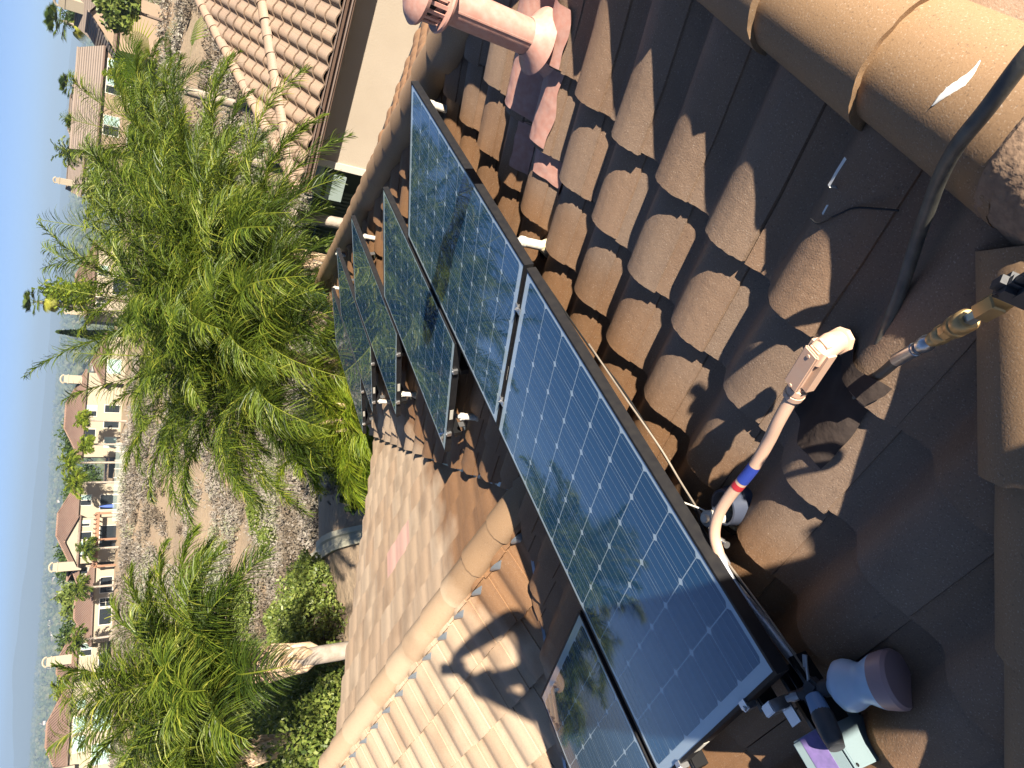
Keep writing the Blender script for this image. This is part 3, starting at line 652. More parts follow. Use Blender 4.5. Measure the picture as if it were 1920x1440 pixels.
# ------------------------------------------------------------------ the photographer (behind the camera; only the shadow is in the picture)
Mskin = mat('skin', (.42, .24, .16), .5); Mshirt = mat('shirt_cloth', (.05, .07, .12), .9); Mhair = mat('hair', (.03, .02, .015), .7); Mjean = mat('jeans', (.04, .06, .11), .9)
SV = Vector(-trav)
def skin_mesh(name, nodes, edges, m, parent=None, sub=1):
    me = bpy.data.meshes.new(name); me.from_pydata([n_[0] for n_ in nodes], edges, []); ob = bpy.data.objects.new(name, me); col.objects.link(ob)
    me.materials.append(m)
    md = ob.modifiers.new('skin', 'SKIN'); md.use_smooth_shade = True
    if not me.skin_vertices: me.attributes
    sv = me.skin_vertices[0].data if me.skin_vertices else None
    if sv is None:
        bm = bmesh.new(); bm.from_mesh(me); bm.verts.layers.skin.verify(); bm.to_mesh(me); bm.free(); sv = me.skin_vertices[0].data
    for i, n_ in enumerate(nodes): sv[i].radius = (n_[1], n_[1]); sv[i].use_root = (i == 0)
    s2 = ob.modifiers.new('sub', 'SUBSURF'); s2.levels = sub; s2.render_levels = sub
    if parent: ob.parent = parent
    return ob
def rel(x, y, z): return tuple(CAM + Vector((x, y, z)))
hip = rel(-.44, -.86, -.78); nd = [(hip, .19), (rel(-.42, -.74, -.55), .185), (rel(-.38, -.62, -.33), .19), (rel(-.34, -.57, -.20), .075), (rel(-.345, -.545, -.10), .06), (rel(-.352, -.51, .0), .088), (rel(-.357, -.50, .07), .082),
      (rel(-.16, -.62, -.24), .06), (rel(.018, -.523, -.264), .078), (rel(.023, -.243, -.104), .055), (rel(.009, -.106, -.031), .034),
      (rel(-.53, -.52, -.22), .06), (rel(-.532, -.383, -.314), .075), (rel(-.272, -.203, -.124), .055), (rel(-.076, -.101, -.033), .034),
      (rel(-.30, -.90, -.86), .13), (rel(-.16, -.62, -1.20), .09), (rel(-.22, -.86, -1.56), .045), (rel(-.18, -.66, -1.60), .035),
      (rel(-.58, -.86, -.86), .13), (rel(-.72, -.58, -1.18), .09), (rel(-.56, -.84, -1.55), .045), (rel(-.52, -.64, -1.59), .035)]
ed = [(0, 1), (1, 2), (2, 3), (3, 4), (4, 5), (5, 6), (2, 7), (7, 8), (8, 9), (9, 10), (2, 11), (11, 12), (12, 13), (13, 14), (0, 15), (15, 16), (16, 17), (17, 18), (0, 19), (19, 20), (20, 21), (21, 22)]
for (wi, sx) in ((10, 1), (14, -1)):
    wp = Vector(nd[wi][0])
    for q in range(5):
        fl = (.055, .075, .080, .075, .060)[q] * .5
        off = Vector((sx * (-.004 if q else -.02), .0, 0)) + uv * (.028 - q * .016)
        k1 = wp + off + Fv * .028; k2 = k1 + Fv * fl * .9 - rv * sx * fl * .45; k3 = k2 - rv * sx * fl * .8
        b_ = len(nd); nd += [(tuple(k1), .010), (tuple(k2), .0085), (tuple(k3), .0075)]; ed += [(wi, b_), (b_, b_ + 1), (b_ + 1, b_ + 2)]
person = skin_mesh('person', nd, ed, Mskin)
tag(person, 'person in dark shirt and jeans leaning over the ridge, holding up a phone', 'person')
sh = skin_mesh('shirt', [(rel(-.44, -.86, -.75), .215), (rel(-.42, -.74, -.55), .205), (rel(-.38, -.62, -.33), .205), (rel(-.345, -.58, -.22), .095), (rel(-.16, -.62, -.24), .074), (rel(-.02, -.52, -.28), .062), (rel(-.53, -.52, -.22), .074), (rel(-.51, -.38, -.31), .06)],
               [(0, 1), (1, 2), (2, 3), (2, 4), (4, 5), (2, 6), (6, 7)], Mshirt, person)
jn = skin_mesh('jeans', [(rel(-.44, -.86, -.79), .21), (rel(-.30, -.90, -.86), .145), (rel(-.16, -.62, -1.20), .105), (rel(-.22, -.86, -1.54), .06), (rel(-.58, -.86, -.86), .145), (rel(-.72, -.58, -1.18), .105), (rel(-.56, -.84, -1.53), .06)], [(0, 1), (1, 2), (2, 3), (0, 4), (4, 5), (5, 6)], Mjean, person)
q = MB(); hc = Vector(rel(-.355, -.52, .045))
bm = bmesh.new(); bmesh.ops.create_icosphere(bm, subdivisions=3, radius=1)
q.add([hc + Vector((v.co.x * .088, v.co.y * .10, v.co.z * .10)) for v in bm.verts], [[v.index for v in f.verts] for f in bm.faces if f.calc_center_median().z > -.1 or f.calc_center_median().y < -.2], 0, True); bm.free()
q.build('hair', Mhair, person)
q = MB()
for sx in (-1, 1): q.lathe(hc + Vector((sx * .032, .088, -.03)), (0, 1, 0), [(-.012, .004), (-.004, .012), (.004, .004)], 10)
q.box(hc + Vector((0, .105, -.058)), (.022, .03, .036), bev=.006); q.box(hc + Vector((0, .090, -.092)), (.045, .014, .012), bev=.004)
for sx in (-1, 1): q.box(hc + Vector((sx * .090, .0, -.045)), (.016, .03, .055), bev=.006)
q.build('face', Mskin, person)
ph = MB(); rotp = Matrix((rv, uv, -Fv)).transposed(); ph.box(CAM - Fv * .016 - uv * .055, (.085, .165, .012), rotp, bev=.003)
tag(ph.build('smartphone', Mdark), 'black smartphone held up in portrait in both hands of the photographer', 'phone')

# ------------------------------------------------------------------ neighbour house on the right
ev = Vector((-.212, .977, 0)).normalized(); iv = Vector((ev.y, -ev.x, 0)); e1 = Vector((12.39, 5.60, -2.40)); TN = R(17); cn, sn = math.cos(TN), math.sin(TN); tnn = math.tan(TN)
def nb(s, i, z=None):
    p = e1 + ev * s + iv * i; p.z = e1.z + i * tnn if z is None else z; return p
nbh = thing('neighbour_house', 'cream stucco house next door with light brown S tile roof and brown gutter', 'house', (0, 0, 0))
n2 = Vector((ev.y * 0, 0, 0))
bl0, bl1 = nb(.10, 0), nb(-2.2, 5.04); bdv = (bl1 - bl0); bn = Vector((bdv.y, -bdv.x, 0)).normalized()
if bn.dot(ev) < 0: bn = -bn
tiles('roof_slope', e1, ev, -iv * cn + Vector((0, 0, -sn)), -9.5, .5, -5.4, .1, [MTn], nbh, [(tuple(bl0), tuple(bn))], .02, .12, K=16, zs=1.5, wide=1.15)
def ncap(a, b, r=.14, seed=4):
    o_ = caps('hip_tiles', a, b, MTn, nbh, r=r, h=.13, seed=seed, rough=.5); return o_
ncap(nb(-5.2, 4.4) + Vector((0, 0, .07)), nb(.05, .02) + Vector((0, 0, .07)))
ncap(nb(-2.25, 5.1) + Vector((0, 0, .06)), nb(-.02, .02) + Vector((0, 0, .06)), r=.12, seed=12)
mb = MB(); mb.add([nb(.05, 0.02) - Vector((0, 0, .03)), nb(-9.5, .02) - Vector((0, 0, .03)), nb(-9.5, 5.1) - Vector((0, 0, .03)), nb(-2.2, 5.1) - Vector((0, 0, .03))], [(0, 1, 2, 3)]); mb.build('roof_underlay', Mdeck, nbh)
rN = Matrix((ev, iv, (0, 0, 1))).transposed()
mb = MB(); mb.box(nb(-4.6, .00, -2.55), (9.4, .03, .20), rN); mb.box(nb(-4.6, -.07, -2.47), (9.4, .012, .10), rN); mb.box(nb(-4.6, -.04, -2.52), (9.4, .07, .012), rN); mb.box(nb(-4.6, -.08, -2.425), (9.4, .03, .015), rN)
mb.build('gutter', Mfascia, nbh)
mb = MB(); mb.tube([nb(-9.3, -.10, -2.44), nb(.1, -.10, -2.44)], .010, 8); mb.tube([nb(-9.3, -.03, -2.60), nb(.1, -.03, -2.60)], .014, 8); mb.build('gutter_trim', Mgut, nbh)
for q_ in (-1.6, -3.6, -6.): 
    mb = MB(); mb.box(nb(q_, -.10, -2.44), (.03, .05, .03), rN); mb.build('gutter_bracket', Malu, nbh)
mb = MB(); mb.box(nb(-5.2, 2.9, -3.8), (9.6, 4.6, 2.6), rN); mb.build('wall', Mstucco, nbh)
mb = MB(); mb.box(nb(-.42, .575, -3.75), (.14, .05, 2.3), rN); mb.build('corner_trim', Mtrim, nbh)
mb = MB(); mb.box(nb(-4.6, .35, -2.62), (9.3, .62, .03), rN); mb.build('soffit', Mtrim, nbh)
mb = MB(); mb.box(nb(-4.7, .57, -4.55), (.9, .06, .8), rN); mb.box(nb(-4.7, .53, -4.55), (.8, .02, .7), rN, 1); mb.build('window', [Mtrim, Mglassd], nbh)
# patio beyond the corner
pt_ = thing('patio_cover', 'grey green patio beam and box at the corner of the house next door', 'patio cover', nb(.2, .8, -5))
mb = MB(); mb.box(nb(-.05, .75, -2.95), (.60, .35, .10), rN); mb.box(nb(.05, .62, -3.25), (.55, .06, .50), rN); mb.box(nb(-.1, .48, -2.72), (.16, .16, .10), rN, bev=.02); under(mb, 'beam', Mpatio, pt_)
mb = MB(); mb.box(nb(.05, .58, -3.08), (.42, .03, .08), rN); under(mb, 'slot', Mdark, pt_)
Mgreen = mat('dark_green_paint', (.015, .035, .022), .6)
fc = thing('slatted_fence', 'dark green slatted fence in the shade beyond the neighbour corner', 'fence', nb(1.7, 1.2, -5))
mb = MB()
for k in range(46): mb.box(nb(.30 + k * .085, 1.2, -4.2), (.045, .03, 1.75), rN)
under(mb, 'slats', Mgreen, fc)
mb = MB(); mb.box(nb(2.2, 1.24, -3.34), (4.0, .04, .06), rN); mb.box(nb(2.2, 1.24, -4.9), (4.0, .04, .06), rN); under(mb, 'fence_rail', Mgreen, fc)
mb = MB(); mb.box(nb(1.9, 1.9, -4.2), (4.2, .05, 1.8), rN); under(mb, 'backing', Mgreen, fc)
Mconc = mat('concrete', (.36, .36, .35), .9, noise=(3, (.28, .29, .29), .6), bump=(60, .3, .004))
mb = MB(); mb.box(nb(2.3, -.1, -4.98), (5.5, 2.2, .08), rN); tag(mb.build('patio_slab', Mconc), None, None, None, 'structure')

# ------------------------------------------------------------------ terrain
def zt(x, y):
    d = math.hypot(x, y); az = math.degrees(math.atan2(y, x))
    D_ = [0, 14, 17, 20, 30, 45, 62, 85, 105, 118, 150, 175, 300, 700, 1500, 12000, 40000]
    Z_ = [-5, -5, -5.15, -5.8, -8.9, -11.7, -12.1, -10.9, -9.3, -8.5, -8.5, -10, -30, -60, -66, -66, -66]
    z = float(np.interp(d, D_, Z_))
    if d < 200:
        k = max(0, min(1, (36 - az) / 8)) if -40 < az < 60 else 0
        z2 = float(np.interp(d, [0, 20, 40, 70, 95, 140, 200], [-5, -5.8, -8.2, -6.6, -5.6, -6, -12])); z = z * (1 - k) + z2 * k
    if az < -20 or az > 110: z = max(z, -6.5) if d < 60 else z
    if 18 < d < 400:
        a = min(1, (d - 18) / 15) * min(1, (112 - d) / 12 if d < 112 else 0.0); a = max(a, 0)
        z += a * (1.1 * mn.noise(Vector((x * .045, y * .045, 3))) + .35 * mn.noise(Vector((x * .16, y * .16, 9))))
    if d > 600: z += 7 * mn.noise(Vector((x * .0012, y * .0012, 1)))
    return z
rad = np.concatenate([np.linspace(.5, 16, 10), np.linspace(17, 120, 130), np.geomspace(123, 16000, 70)])
azs = np.concatenate([np.arange(8, 84, .5), np.arange(84, 368, 6.)])
V = np.array([[r_ * math.cos(R(a)), r_ * math.sin(R(a)), zt(r_ * math.cos(R(a)), r_ * math.sin(R(a)))] for r_ in rad for a in azs])
nA = len(azs); Q = []
for i in range(len(rad) - 1):
    for j in range(nA):
        Q.append((i * nA + j, (i + 1) * nA + j, (i + 1) * nA + (j + 1) % nA, i * nA + (j + 1) % nA))
Q = np.array(Q); cd = np.hypot(V[Q[:, 0], 0], V[Q[:, 0], 1])
Msoil = mat('hillside_soil', (.34, .24, .155), .95, noise=[(.25, (.22, .18, .10), .6), (1.2, (.38, .29, .19), .6), (6, (.17, .13, .09), .5)], bump=[(3, .6, .1), (15, .5, .03)])
Mvalley = mat('valley_ground', (.06, .075, .045), .95, noise=[(.02, (.16, .14, .10), .5), (.004, (.04, .06, .035), .7), (.1, (.03, .045, .025), .6)])
gr = np_obj('ground', V, Q, [Msoil, Mvalley], None, None, True, (cd > 160).astype(int)); tag(gr, None, None, None, 'structure')
# distant mountains
def ridge_line(D0, hts, wd):
    vs = []; fs = []; n_ = len(hts)
    for i, (a, h) in enumerate(hts):
        for (dd_, hh) in ((-wd, 0), (-wd * .4, h * .6), (0, h), (wd, 0)):
            vs.append(((D0 + dd_) * math.cos(R(a)), (D0 + dd_) * math.sin(R(a)), -70 + hh))
    for i in range(n_ - 1):
        for k in range(3): b = i * 4 + k; fs.append((b, b + 4, b + 5, b + 1))
    return vs, fs
mb = MB()
hts = [(a, 80 + max(0, 118 * math.exp(-((a - 63) / 6.5) ** 2)) + 30 * math.exp(-((a - 52) / 6) ** 2) + 22 * mn.noise(Vector((a * .35, 1, 1))) + 10 * mn.noise(Vector((a * 1.3, 4, 1)))) for a in np.arange(5, 90, .5)]
v_, f_ = ridge_line(11000, hts, 1800); mb.add(v_, f_, 0, True)
tag(mb.build('hills', Mvalley), None, None, None, 'structure')
mb = MB(); pw = [(19.2, 33.5), (21.0, 31.5), (22.5, 28.5), (24.5, 25.8)]
def pol(az, D, z=None):
    x = CAM.x + D * math.cos(R(az)); y = CAM.y + D * math.sin(R(az)); return Vector((x, y, zt(x, y) if z is None else z))
pth = [pol(56.5, 15.0), pol(57.3, 19), pol(57.8, 22), pol(58.2, 26), pol(58.6, 31), pol(59.0, 36), pol(59.3, 40)]
pp = [Vector((p.x, p.y, zt(p.x, p.y))) for p in smooth(pth, 10)]; vs = []; fs = []
for i, p in enumerate(pp):
    t = (pp[min(i + 1, len(pp) - 1)] - pp[max(i - 1, 0)]); sd2 = Vector((t.y, -t.x, 0)).normalized() * (.55 + .9 * min(1, max(0, (p.length - 15) / 14))); jj = .03 * mn.noise(p * 3)
    for o_, h_ in ((-.34 + jj, -.5), (-.34 + jj, .10), (-.14, .11), (-.08, .05), (.08, .05), (.14, .11), (.34 + jj, .10), (.34 + jj, -.5)): vs.append(p + sd2 * o_ + Vector((0, 0, h_)))
for i in range(len(pp) - 1):
    for k in range(7): b = i * 8 + k; fs.append((b, b + 1, b + 9, b + 8))
mb.add(vs, fs); tag(mb.build('path', mat('pale_concrete', (.46, .44, .33), .9, noise=(2, (.45, .42, .30), .5))), None, None, None, 'structure')

# ------------------------------------------------------------------ foliage
def quads(P, A, B):
    """P centres, A/B half vectors -> V,Q"""
    V = np.stack([P - A - B, P + A - B, P + A + B, P - A + B], 1).reshape(-1, 3); return V, np.arange(len(V)).reshape(-1, 4)
def leaves(c, rad3, n, size, asp=.45, up=.3, hollow=.35, rr=rng):
    d = rr.normal(size=(n, 3)); d /= np.linalg.norm(d, axis=1)[:, None]; rr_ = (hollow + (1 - hollow) * rr.random(n) ** .45)[:, None]
    lump = 1 + .28 * np.sin(d[:, [0]] * 4.1 + c[0] * 3) * np.cos(d[:, [1]] * 3.7 + c[1]) + .18 * np.sin(d[:, [2]] * 7 + c[0])
    P = np.array(c) + d * rr_ * lump * np.array(rad3)
    a = rr.normal(size=(n, 3)) + d * .8 + np.array([0, 0, up]); a /= np.linalg.norm(a, axis=1)[:, None]
    b = np.cross(a, rr.normal(size=(n, 3))); b /= np.linalg.norm(b, axis=1)[:, None]
    s = (size * (.6 + .8 * rr.random(n)))[:, None]
    return P, a * s, b * s * asp
Mpalm = leafmat('palm_leaf', [(.018, .036, .006), (.055, .092, .010), (.135, .185, .018), (.34, .34, .05)], .34, .45)
Mpalm2 = leafmat('lime_palm_leaf', [(.06, .11, .010), (.14, .21, .015), (.26, .32, .022), (.38, .36, .05)], .45, .5)
Mgrn = leafmat('shrub_leaf', [(.045, .075, .016), (.11, .155, .03), (.20, .24, .05), (.27, .29, .09)], .3)
Mdkg = leafmat('tree_leaf', [(.02, .045, .012), (.05, .085, .02), (.10, .14, .03)], .25)
Mscrub = leafmat('dry_scrub', [(.115, .088, .06), (.18, .15, .11), (.225, .195, .165), (.28, .255, .21), (.16, .17, .075), (.24, .25, .19)], .12, .8)
def palm(name, label, az, D, zc, n_f, L, seed, group, m=Mpalm, tr=.13, lean=(0, 0), zbase=None, els=(87, 8), azr=(0, 360), nl=165, wid=.0056, leaf=.60, droop=1., trunk=True, boots=True):
    rr = np.random.default_rng(seed); base = pol(az, D); 
    if zbase is not None: base.z = zbase
    top = Vector((base.x + lean[0], base.y + lean[1], zc)); root = thing(name, label, 'palm tree', base, group)
    off = -base
    if trunk:
        q = MB(); h = zc - base.z; pts = [(0, 0, -.3)] + [(lean[0] * (k / 5) ** 1.5, lean[1] * (k / 5) ** 1.5, h * k / 5) for k in range(1, 6)]
        q.tube(pts, [tr * 1.35, tr * 1.15, tr, tr * .95, tr * .95, tr * .9], 16); q.build('trunk', Mtrunk, root)
        if boots:
            q = MB()
            for k in range(13):
                a = k * 2.4; hh = h - .75 + k * .075; rr0 = tr * 1.0
                c_, s_ = math.cos(a), math.sin(a)
                p0 = Vector((top.x - base.x + c_ * rr0 * .8, top.y - base.y + s_ * rr0 * .8, hh - .12)); p1 = p0 + Vector((c_ * .05, s_ * .05, .30)); p2 = p0 + Vector((c_ * .16, s_ * .16, .62 + .02 * k))
                q.tube([p0 + (p0 - p1) * .25, p0 + (p1 - p0) * .3, p1, p2], [.02, .095, .07, .018], 9)
            q.build('leaf_boots', Mboot, root)
    Vs, Qs, As = [], [], []; bse = 0
    for f in range(n_f):
        u = (f + .5) / n_f; el = R(els[0] + (els[1] - els[0]) * u ** .8 + rr.normal(0, 5)); a = R(azr[0] + ((f * 137.5 + rr.normal(0, 9)) % 360) * (azr[1] - azr[0]) / 360)
        Lf = L * (.80 + .25 * rr.random()) * (1 if u < .8 else .85); N = 22; p = np.array(top - base) + np.array([0, 0, .1]); dirv = np.array([math.cos(a) * math.cos(el), math.sin(a) * math.cos(el), math.sin(el)])
        pts = [p.copy()]; dirs = [dirv.copy()]; twist = rr.normal(0, .4)
        for k in range(N):
            g = droop * (.028 + .115 * (k / N)) * (1.0 + .25 * rr.random()); dirv = dirv + np.array([0, 0, -g]) + np.array([-math.sin(a), math.cos(a), 0]) * .012 * twist; dirv /= np.linalg.norm(dirv); p = p + dirv * Lf / N; pts.append(p.copy()); dirs.append(dirv.copy())
        pts = np.array(pts); dirs = np.array(dirs)
        # rachis
        q_w = np.linspace(.020, .004, N + 1)[:, None]; sd3 = np.cross(dirs, [0, 0, 1]); sd3 /= (np.linalg.norm(sd3, axis=1)[:, None] + 1e-9); up3 = np.cross(sd3, dirs)
        ring = np.stack([pts + sd3 * q_w, pts + up3 * q_w * .8, pts - sd3 * q_w], 1).reshape(-1, 3); idx = []
        for k in range(N):
            b_ = k * 3; idx += [(b_, b_ + 3, b_ + 4, b_ + 1), (b_ + 1, b_ + 4, b_ + 5, b_ + 2)]
        Vs.append(ring); Qs.append(np.array(idx) + bse); bse += len(ring); As.append(np.full(len(idx), .78))
        t = np.concatenate([np.linspace(.10, .985, nl)] * 2) + rr.normal(0, .004, 2 * nl); t = np.clip(t, .08, .99); side = np.repeat([1., -1.], nl)
        fi = t * N; i0 = np.clip(fi.astype(int), 0, N - 1); fr = (fi - i0)[:, None]
        P = pts[i0] * (1 - fr) + pts[i0 + 1] * fr; Dd = dirs[i0]; S = sd3[i0] * side[:, None]; U = up3[i0]
        ln = leaf * (np.sin(np.pi * np.clip(t * .86 + .14, 0, 1)) ** .55) * (.75 + .4 * rr.random(2 * nl)); ln = ln[:, None]
        pl = rr.normal(0, .38, 2 * nl)[:, None]; fw = (.45 + .55 * t)[:, None] + rr.normal(0, .12, 2 * nl)[:, None]
        d1 = S + Dd * fw + U * (pl + .15); d1 /= np.linalg.norm(d1, axis=1)[:, None]
        gz = np.array([0, 0, -1.]); d2 = d1 + gz * (.18 + .3 * rr.random(2 * nl))[:, None]; d2 /= np.linalg.norm(d2, axis=1)[:, None]; d3 = d2 + gz * (.28 + .35 * rr.random(2 * nl))[:, None]; d3 /= np.linalg.norm(d3, axis=1)[:, None]
        p1 = P + d1 * ln * .38; p2 = p1 + d2 * ln * .36; p3 = p2 + d3 * ln * .30
        wv = np.cross(d1, Dd + rr.normal(0, .35, (2 * nl, 3))); wv /= (np.linalg.norm(wv, axis=1)[:, None] + 1e-9); w0 = wid
        LV = np.stack([P - wv * w0 * .6, P + wv * w0 * .6, p1 - wv * w0, p1 + wv * w0, p2 - wv * w0 * .8, p2 + wv * w0 * .8, p3 - wv * w0 * .15, p3 + wv * w0 * .15], 1)
        n2_ = 2 * nl; b0 = np.arange(n2_) * 8 + bse; q3 = np.concatenate([np.stack([b0, b0 + 1, b0 + 3, b0 + 2], 1), np.stack([b0 + 2, b0 + 3, b0 + 5, b0 + 4], 1), np.stack([b0 + 4, b0 + 5, b0 + 7, b0 + 6], 1)])
        Vs.append(LV.reshape(-1, 3)); Qs.append(q3); bse += n2_ * 8; tt = np.clip(rr.normal(.42 - .25 * (u > .75) + .1 * rr.random(), .2, n2_), 0, 1); As.append(np.concatenate([tt, tt, np.clip(tt + .1, 0, 1)]))
    ob = np_obj('crown', np.concatenate(Vs), np.concatenate(Qs), m, root, np.concatenate(As))
    return root
G1 = 'feathery palms growing behind the eave'
palm('palm_tree', 'tallest dense feathery palm, rightmost trunk of the clump behind the eave', 34.0, 12.8, -1.95, 52, 3.7, 1, G1, els=(88, 30), droop=.8)
palm('palm_tree', 'dark dense feathery palm in the middle of the clump behind the eave', 38.8, 12.4, -1.85, 64, 3.8, 2, G1, els=(88, 20), droop=.85)
palm('palm_tree', 'feathery palm left of the dark dense one, its long frond crossing the pale house', 42.6, 11.8, -1.95, 46, 3.4, 3, G1, els=(88, 28), droop=.85)
palm('palm_tree', 'low lime green palm at the left foot of the clump, by the roof corner', 46.8, 11.6, -3.25, 24, 2.0, 4, G1, Mpalm2, els=(75, 10), droop=.8)
palm('palm_tree', 'feathery palm rising behind the corner of the neighbour roof', 30.4, 15.4, -1.6, 30, 3.2, 5, G1, els=(88, 38), droop=.75)
palm('palm_tree', 'feathery palm with fronds drooping over the neighbour roof tiles', 27.2, 18.5, -1.2, 20, 3.1, 6, G1, els=(88, 38), droop=.8)
palm('palm_tree', 'single feathery palm with pale peeling trunk behind the sunlit wing', 66.0, 10.6, -1.1, 46, 2.35, 7, 'palms beyond the wing', zbase=-5.2, tr=.135, els=(88, 34), droop=.8)
palm('palm_tree', 'partly hidden palm at the lower picture corner beyond the pale peeling trunk', 71.8, 14.5, -1.8, 36, 2.3, 8, 'palms beyond the wing', els=(88, 30), droop=.8)
# broad leaved fan palm by the neighbour roof
def fan_palm(label, az, D, zc, n_f, L, seed, group=None, m=Mpalm2, zbase=None, tr=.12, skirt=0, tight=1.0, bl=.022):
    rr = np.random.default_rng(seed); base = pol(az, D)
    if zbase is not None: base.z = zbase
    root = thing('fan_palm', label, 'palm tree', base, group); h = zc - base.z
    q = MB(); q.tube([(0, 0, -.3), (0, 0, h * .5), (0, 0, h)], [tr * 1.3, tr, tr], 12); q.build('trunk', Mtrunk, root)
    Vs, Qs, As = [], [], []; bse = 0
    for f in range(n_f + skirt):
        dead = f >= n_f; u = (f + .5) / n_f if not dead else 1.2; el = R(70 - 80 * u + rr.normal(0, 8)) if not dead else R(-55 + rr.normal(0, 12)); a = f * 2.39996
        d = np.array([math.cos(a) * math.cos(el), math.sin(a) * math.cos(el), math.sin(el)]); c = np.array([0, 0, h]) + d * L * .55 + np.array([0, 0, (-.25 * h * .1 * rr.random()) if dead else 0])
        s = np.cross(d, [0, 0, 1]); s /= np.linalg.norm(s) + 1e-9; nb_ = 22
        an = np.linspace(-1.25, 1.25, nb_) * tight; ln = L * .55 * (.8 + .2 * np.cos(an))
        dd3 = d[None] * np.cos(an)[:, None] + s[None] * np.sin(an)[:, None]; tip = c + dd3 * ln[:, None] + np.array([0, 0, -1]) * (ln[:, None] * .25); mid = c + dd3 * ln[:, None] * .55
        wv = np.cross(dd3, np.cross(d, s)[None] * np.ones((nb_, 1))); w_ = L * bl
        LV = np.stack([c + wv * 0 - wv * w_ * .3, c + wv * w_ * .3, mid - wv * w_, mid + wv * w_, tip - wv * w_ * .15, tip + wv * w_ * .15], 1); b0 = np.arange(nb_) * 6 + bse
        Vs.append(LV.reshape(-1, 3)); Qs.append(np.concatenate([np.stack([b0, b0 + 1, b0 + 3, b0 + 2], 1), np.stack([b0 + 2, b0 + 3, b0 + 5, b0 + 4], 1)])); bse += nb_ * 6; As.append(np.full(nb_ * 2, .99 if dead else rr.random() * .75))
        b0 = bse; o_ = np.array([0, 0, h]); w_ = s * L * .012; Vs.append(np.array([o_ - w_, o_ + w_, c + w_, c - w_])); Qs.append(np.array([[b0, b0 + 1, b0 + 2, b0 + 3]])); bse += 4; As.append(np.array([.7]))
    np_obj('crown', np.concatenate(Vs), np.concatenate(Qs), m, root, np.concatenate(As)); return root
fan_palm('bright lime fan palm with stiff rayed leaves between the neighbour roof and the tan house', 23.4, 21, -.95, 12, 2.0, 31, bl=.009)
def bush(name, label, cat, c, rad3, n, size, m, group=None, trunk=None, seed=1, clumps=1, asp=.45, up=.3):
    rr = np.random.default_rng(seed); root = thing(name, label, cat, c, group); PP, AA, BB = [], [], []
    for k in range(clumps):
        if clumps == 1: cc, r3 = (0, 0, rad3[2]), rad3
        else:
            d = rr.normal(size=3); d /= np.linalg.norm(d); cc = (d[0] * rad3[0] * .62, d[1] * rad3[1] * .62, (trunk or 0) + rad3[2] + d[2] * rad3[2] * .6); r3 = np.array(rad3) * (.35 + .25 * rr.random())
        P, A, B = leaves(cc, r3, n // clumps, size, asp, up, .2 if clumps > 1 else .35, rr); PP.append(P); AA.append(A); BB.append(B)
    P = np.concatenate(PP); V, Q = quads(P, np.concatenate(AA), np.concatenate(BB)); t = np.clip(rr.normal(.45, .2, len(P)), 0, 1)
    np_obj('crown' if trunk is not None else 'foliage', V, Q, m, root, t)
    if trunk is not None:
        q = MB(); q.tube([(0, 0, -.2), (0.05, 0, trunk + rad3[2] * .6), (.1, 0.05, trunk + rad3[2] * 1.2)], [max(.12, rad3[0] * .09), max(.08, rad3[0] * .06), .04], 8)
        for k in range(5):
            a = k * 1.26 + seed; z_ = trunk + rad3[2] * .3; q.tube([(0, 0, z_), (math.cos(a) * rad3[0] * .5, math.sin(a) * rad3[1] * .5, z_ + rad3[2] * .6)], [max(.05, rad3[0] * .035), .02], 6)
        q.build('trunk', Mbark, root)
    return root
# green shrubs on the near slope (left in the upright view), told apart by place
GB = 'green shrubs on the near slope'
shr = [(61.5, 53.5, 1.8, 1.4), (63.1, 45.9, 1.35, 1.1), (60.5, 34.1, 1.2, .9), (61.6, 24.0, .9, .7), (64.2, 32.7, .8, .7), (66.7, 50.1, 2.4, 1.6), (68.5, 39.6, 1.6, 1.2), (70.5, 32.5, 1.3, 1.0), (67.6, 22.6, .8, .6), (71.3, 49.0, 3.7, 2.4), (73.3, 38.4, 2.3, 1.6), (68.2, 55.8, 2.1, 1.4), (73.0, 29.6, 1.1, .8), (71.3, 59.1, 2.6, 1.6), (65.9, 44.2, 1.5, 1.0), (54.6, 53.5, 1.3, .9), (56.7, 50.3, 1.1, .8), (62.6, 38.0, 1.1, .8), (63.0, 27.0, .9, .7), (69.6, 45.0, 2.0, 1.3), (64.9, 38, 1.3, .9), (66.2, 33, 1.1, .8), (61.2, 19.6, .9, 1.1), (63.4, 18.6, 1.0, 1.3), (64.9, 20.5, 1.2, 1.2), (67.8, 18.8, 1.1, 1.5), (69.6, 20, 1.3, 1.7), (70.2, 16.4, 1.2, 1.9), (72.2, 18.5, 1.5, 2.2), (72.0, 13.4, 1.2, 2.4), (74.5, 14.5, 1.4, 2.4), (68.3, 15.6, .8, 1.4), (60.0, 21.5, .8, .8)]
for i, (a, D, r_, h) in enumerate(shr):
    c = pol(a, D); bush('shrub', 'largest dark green shrub on the dry slope beyond the sunlit wing' if i == 9 else 'rounded bright green shrub on the dry slope beyond the sunlit wing', 'shrub', c, (r_, r_, h * .62), int((2600 if D > 25 else 5200) * r_), .075 if D > 25 else .036, Mgrn, GB, seed=100 + i, asp=.5)
for i, (a, D) in enumerate([(48.6, 13.0), (49.8, 13.6), (51.0, 13.2)]):
    bush('shrub', ('broad leaved dark green plant at the eave corner, nearest the valley flashing', 'broad leaved dark green plant in the middle of the three at the eave corner', 'broad leaved dark green plant nearest the pale path at the eave corner')[i], 'plant', pol(a, D), (.7, .7, .9), 420, .17, Mdkg, 'broad leaved plants at the eave corner', seed=150 + i, asp=.35, up=.9)
bush('shrub', 'fresh light green shrub beside the neighbour roof corner', 'shrub', pol(31.5, 17.5), (.9, .9, .6), 2600, .07, Mpalm2, None, seed=160)
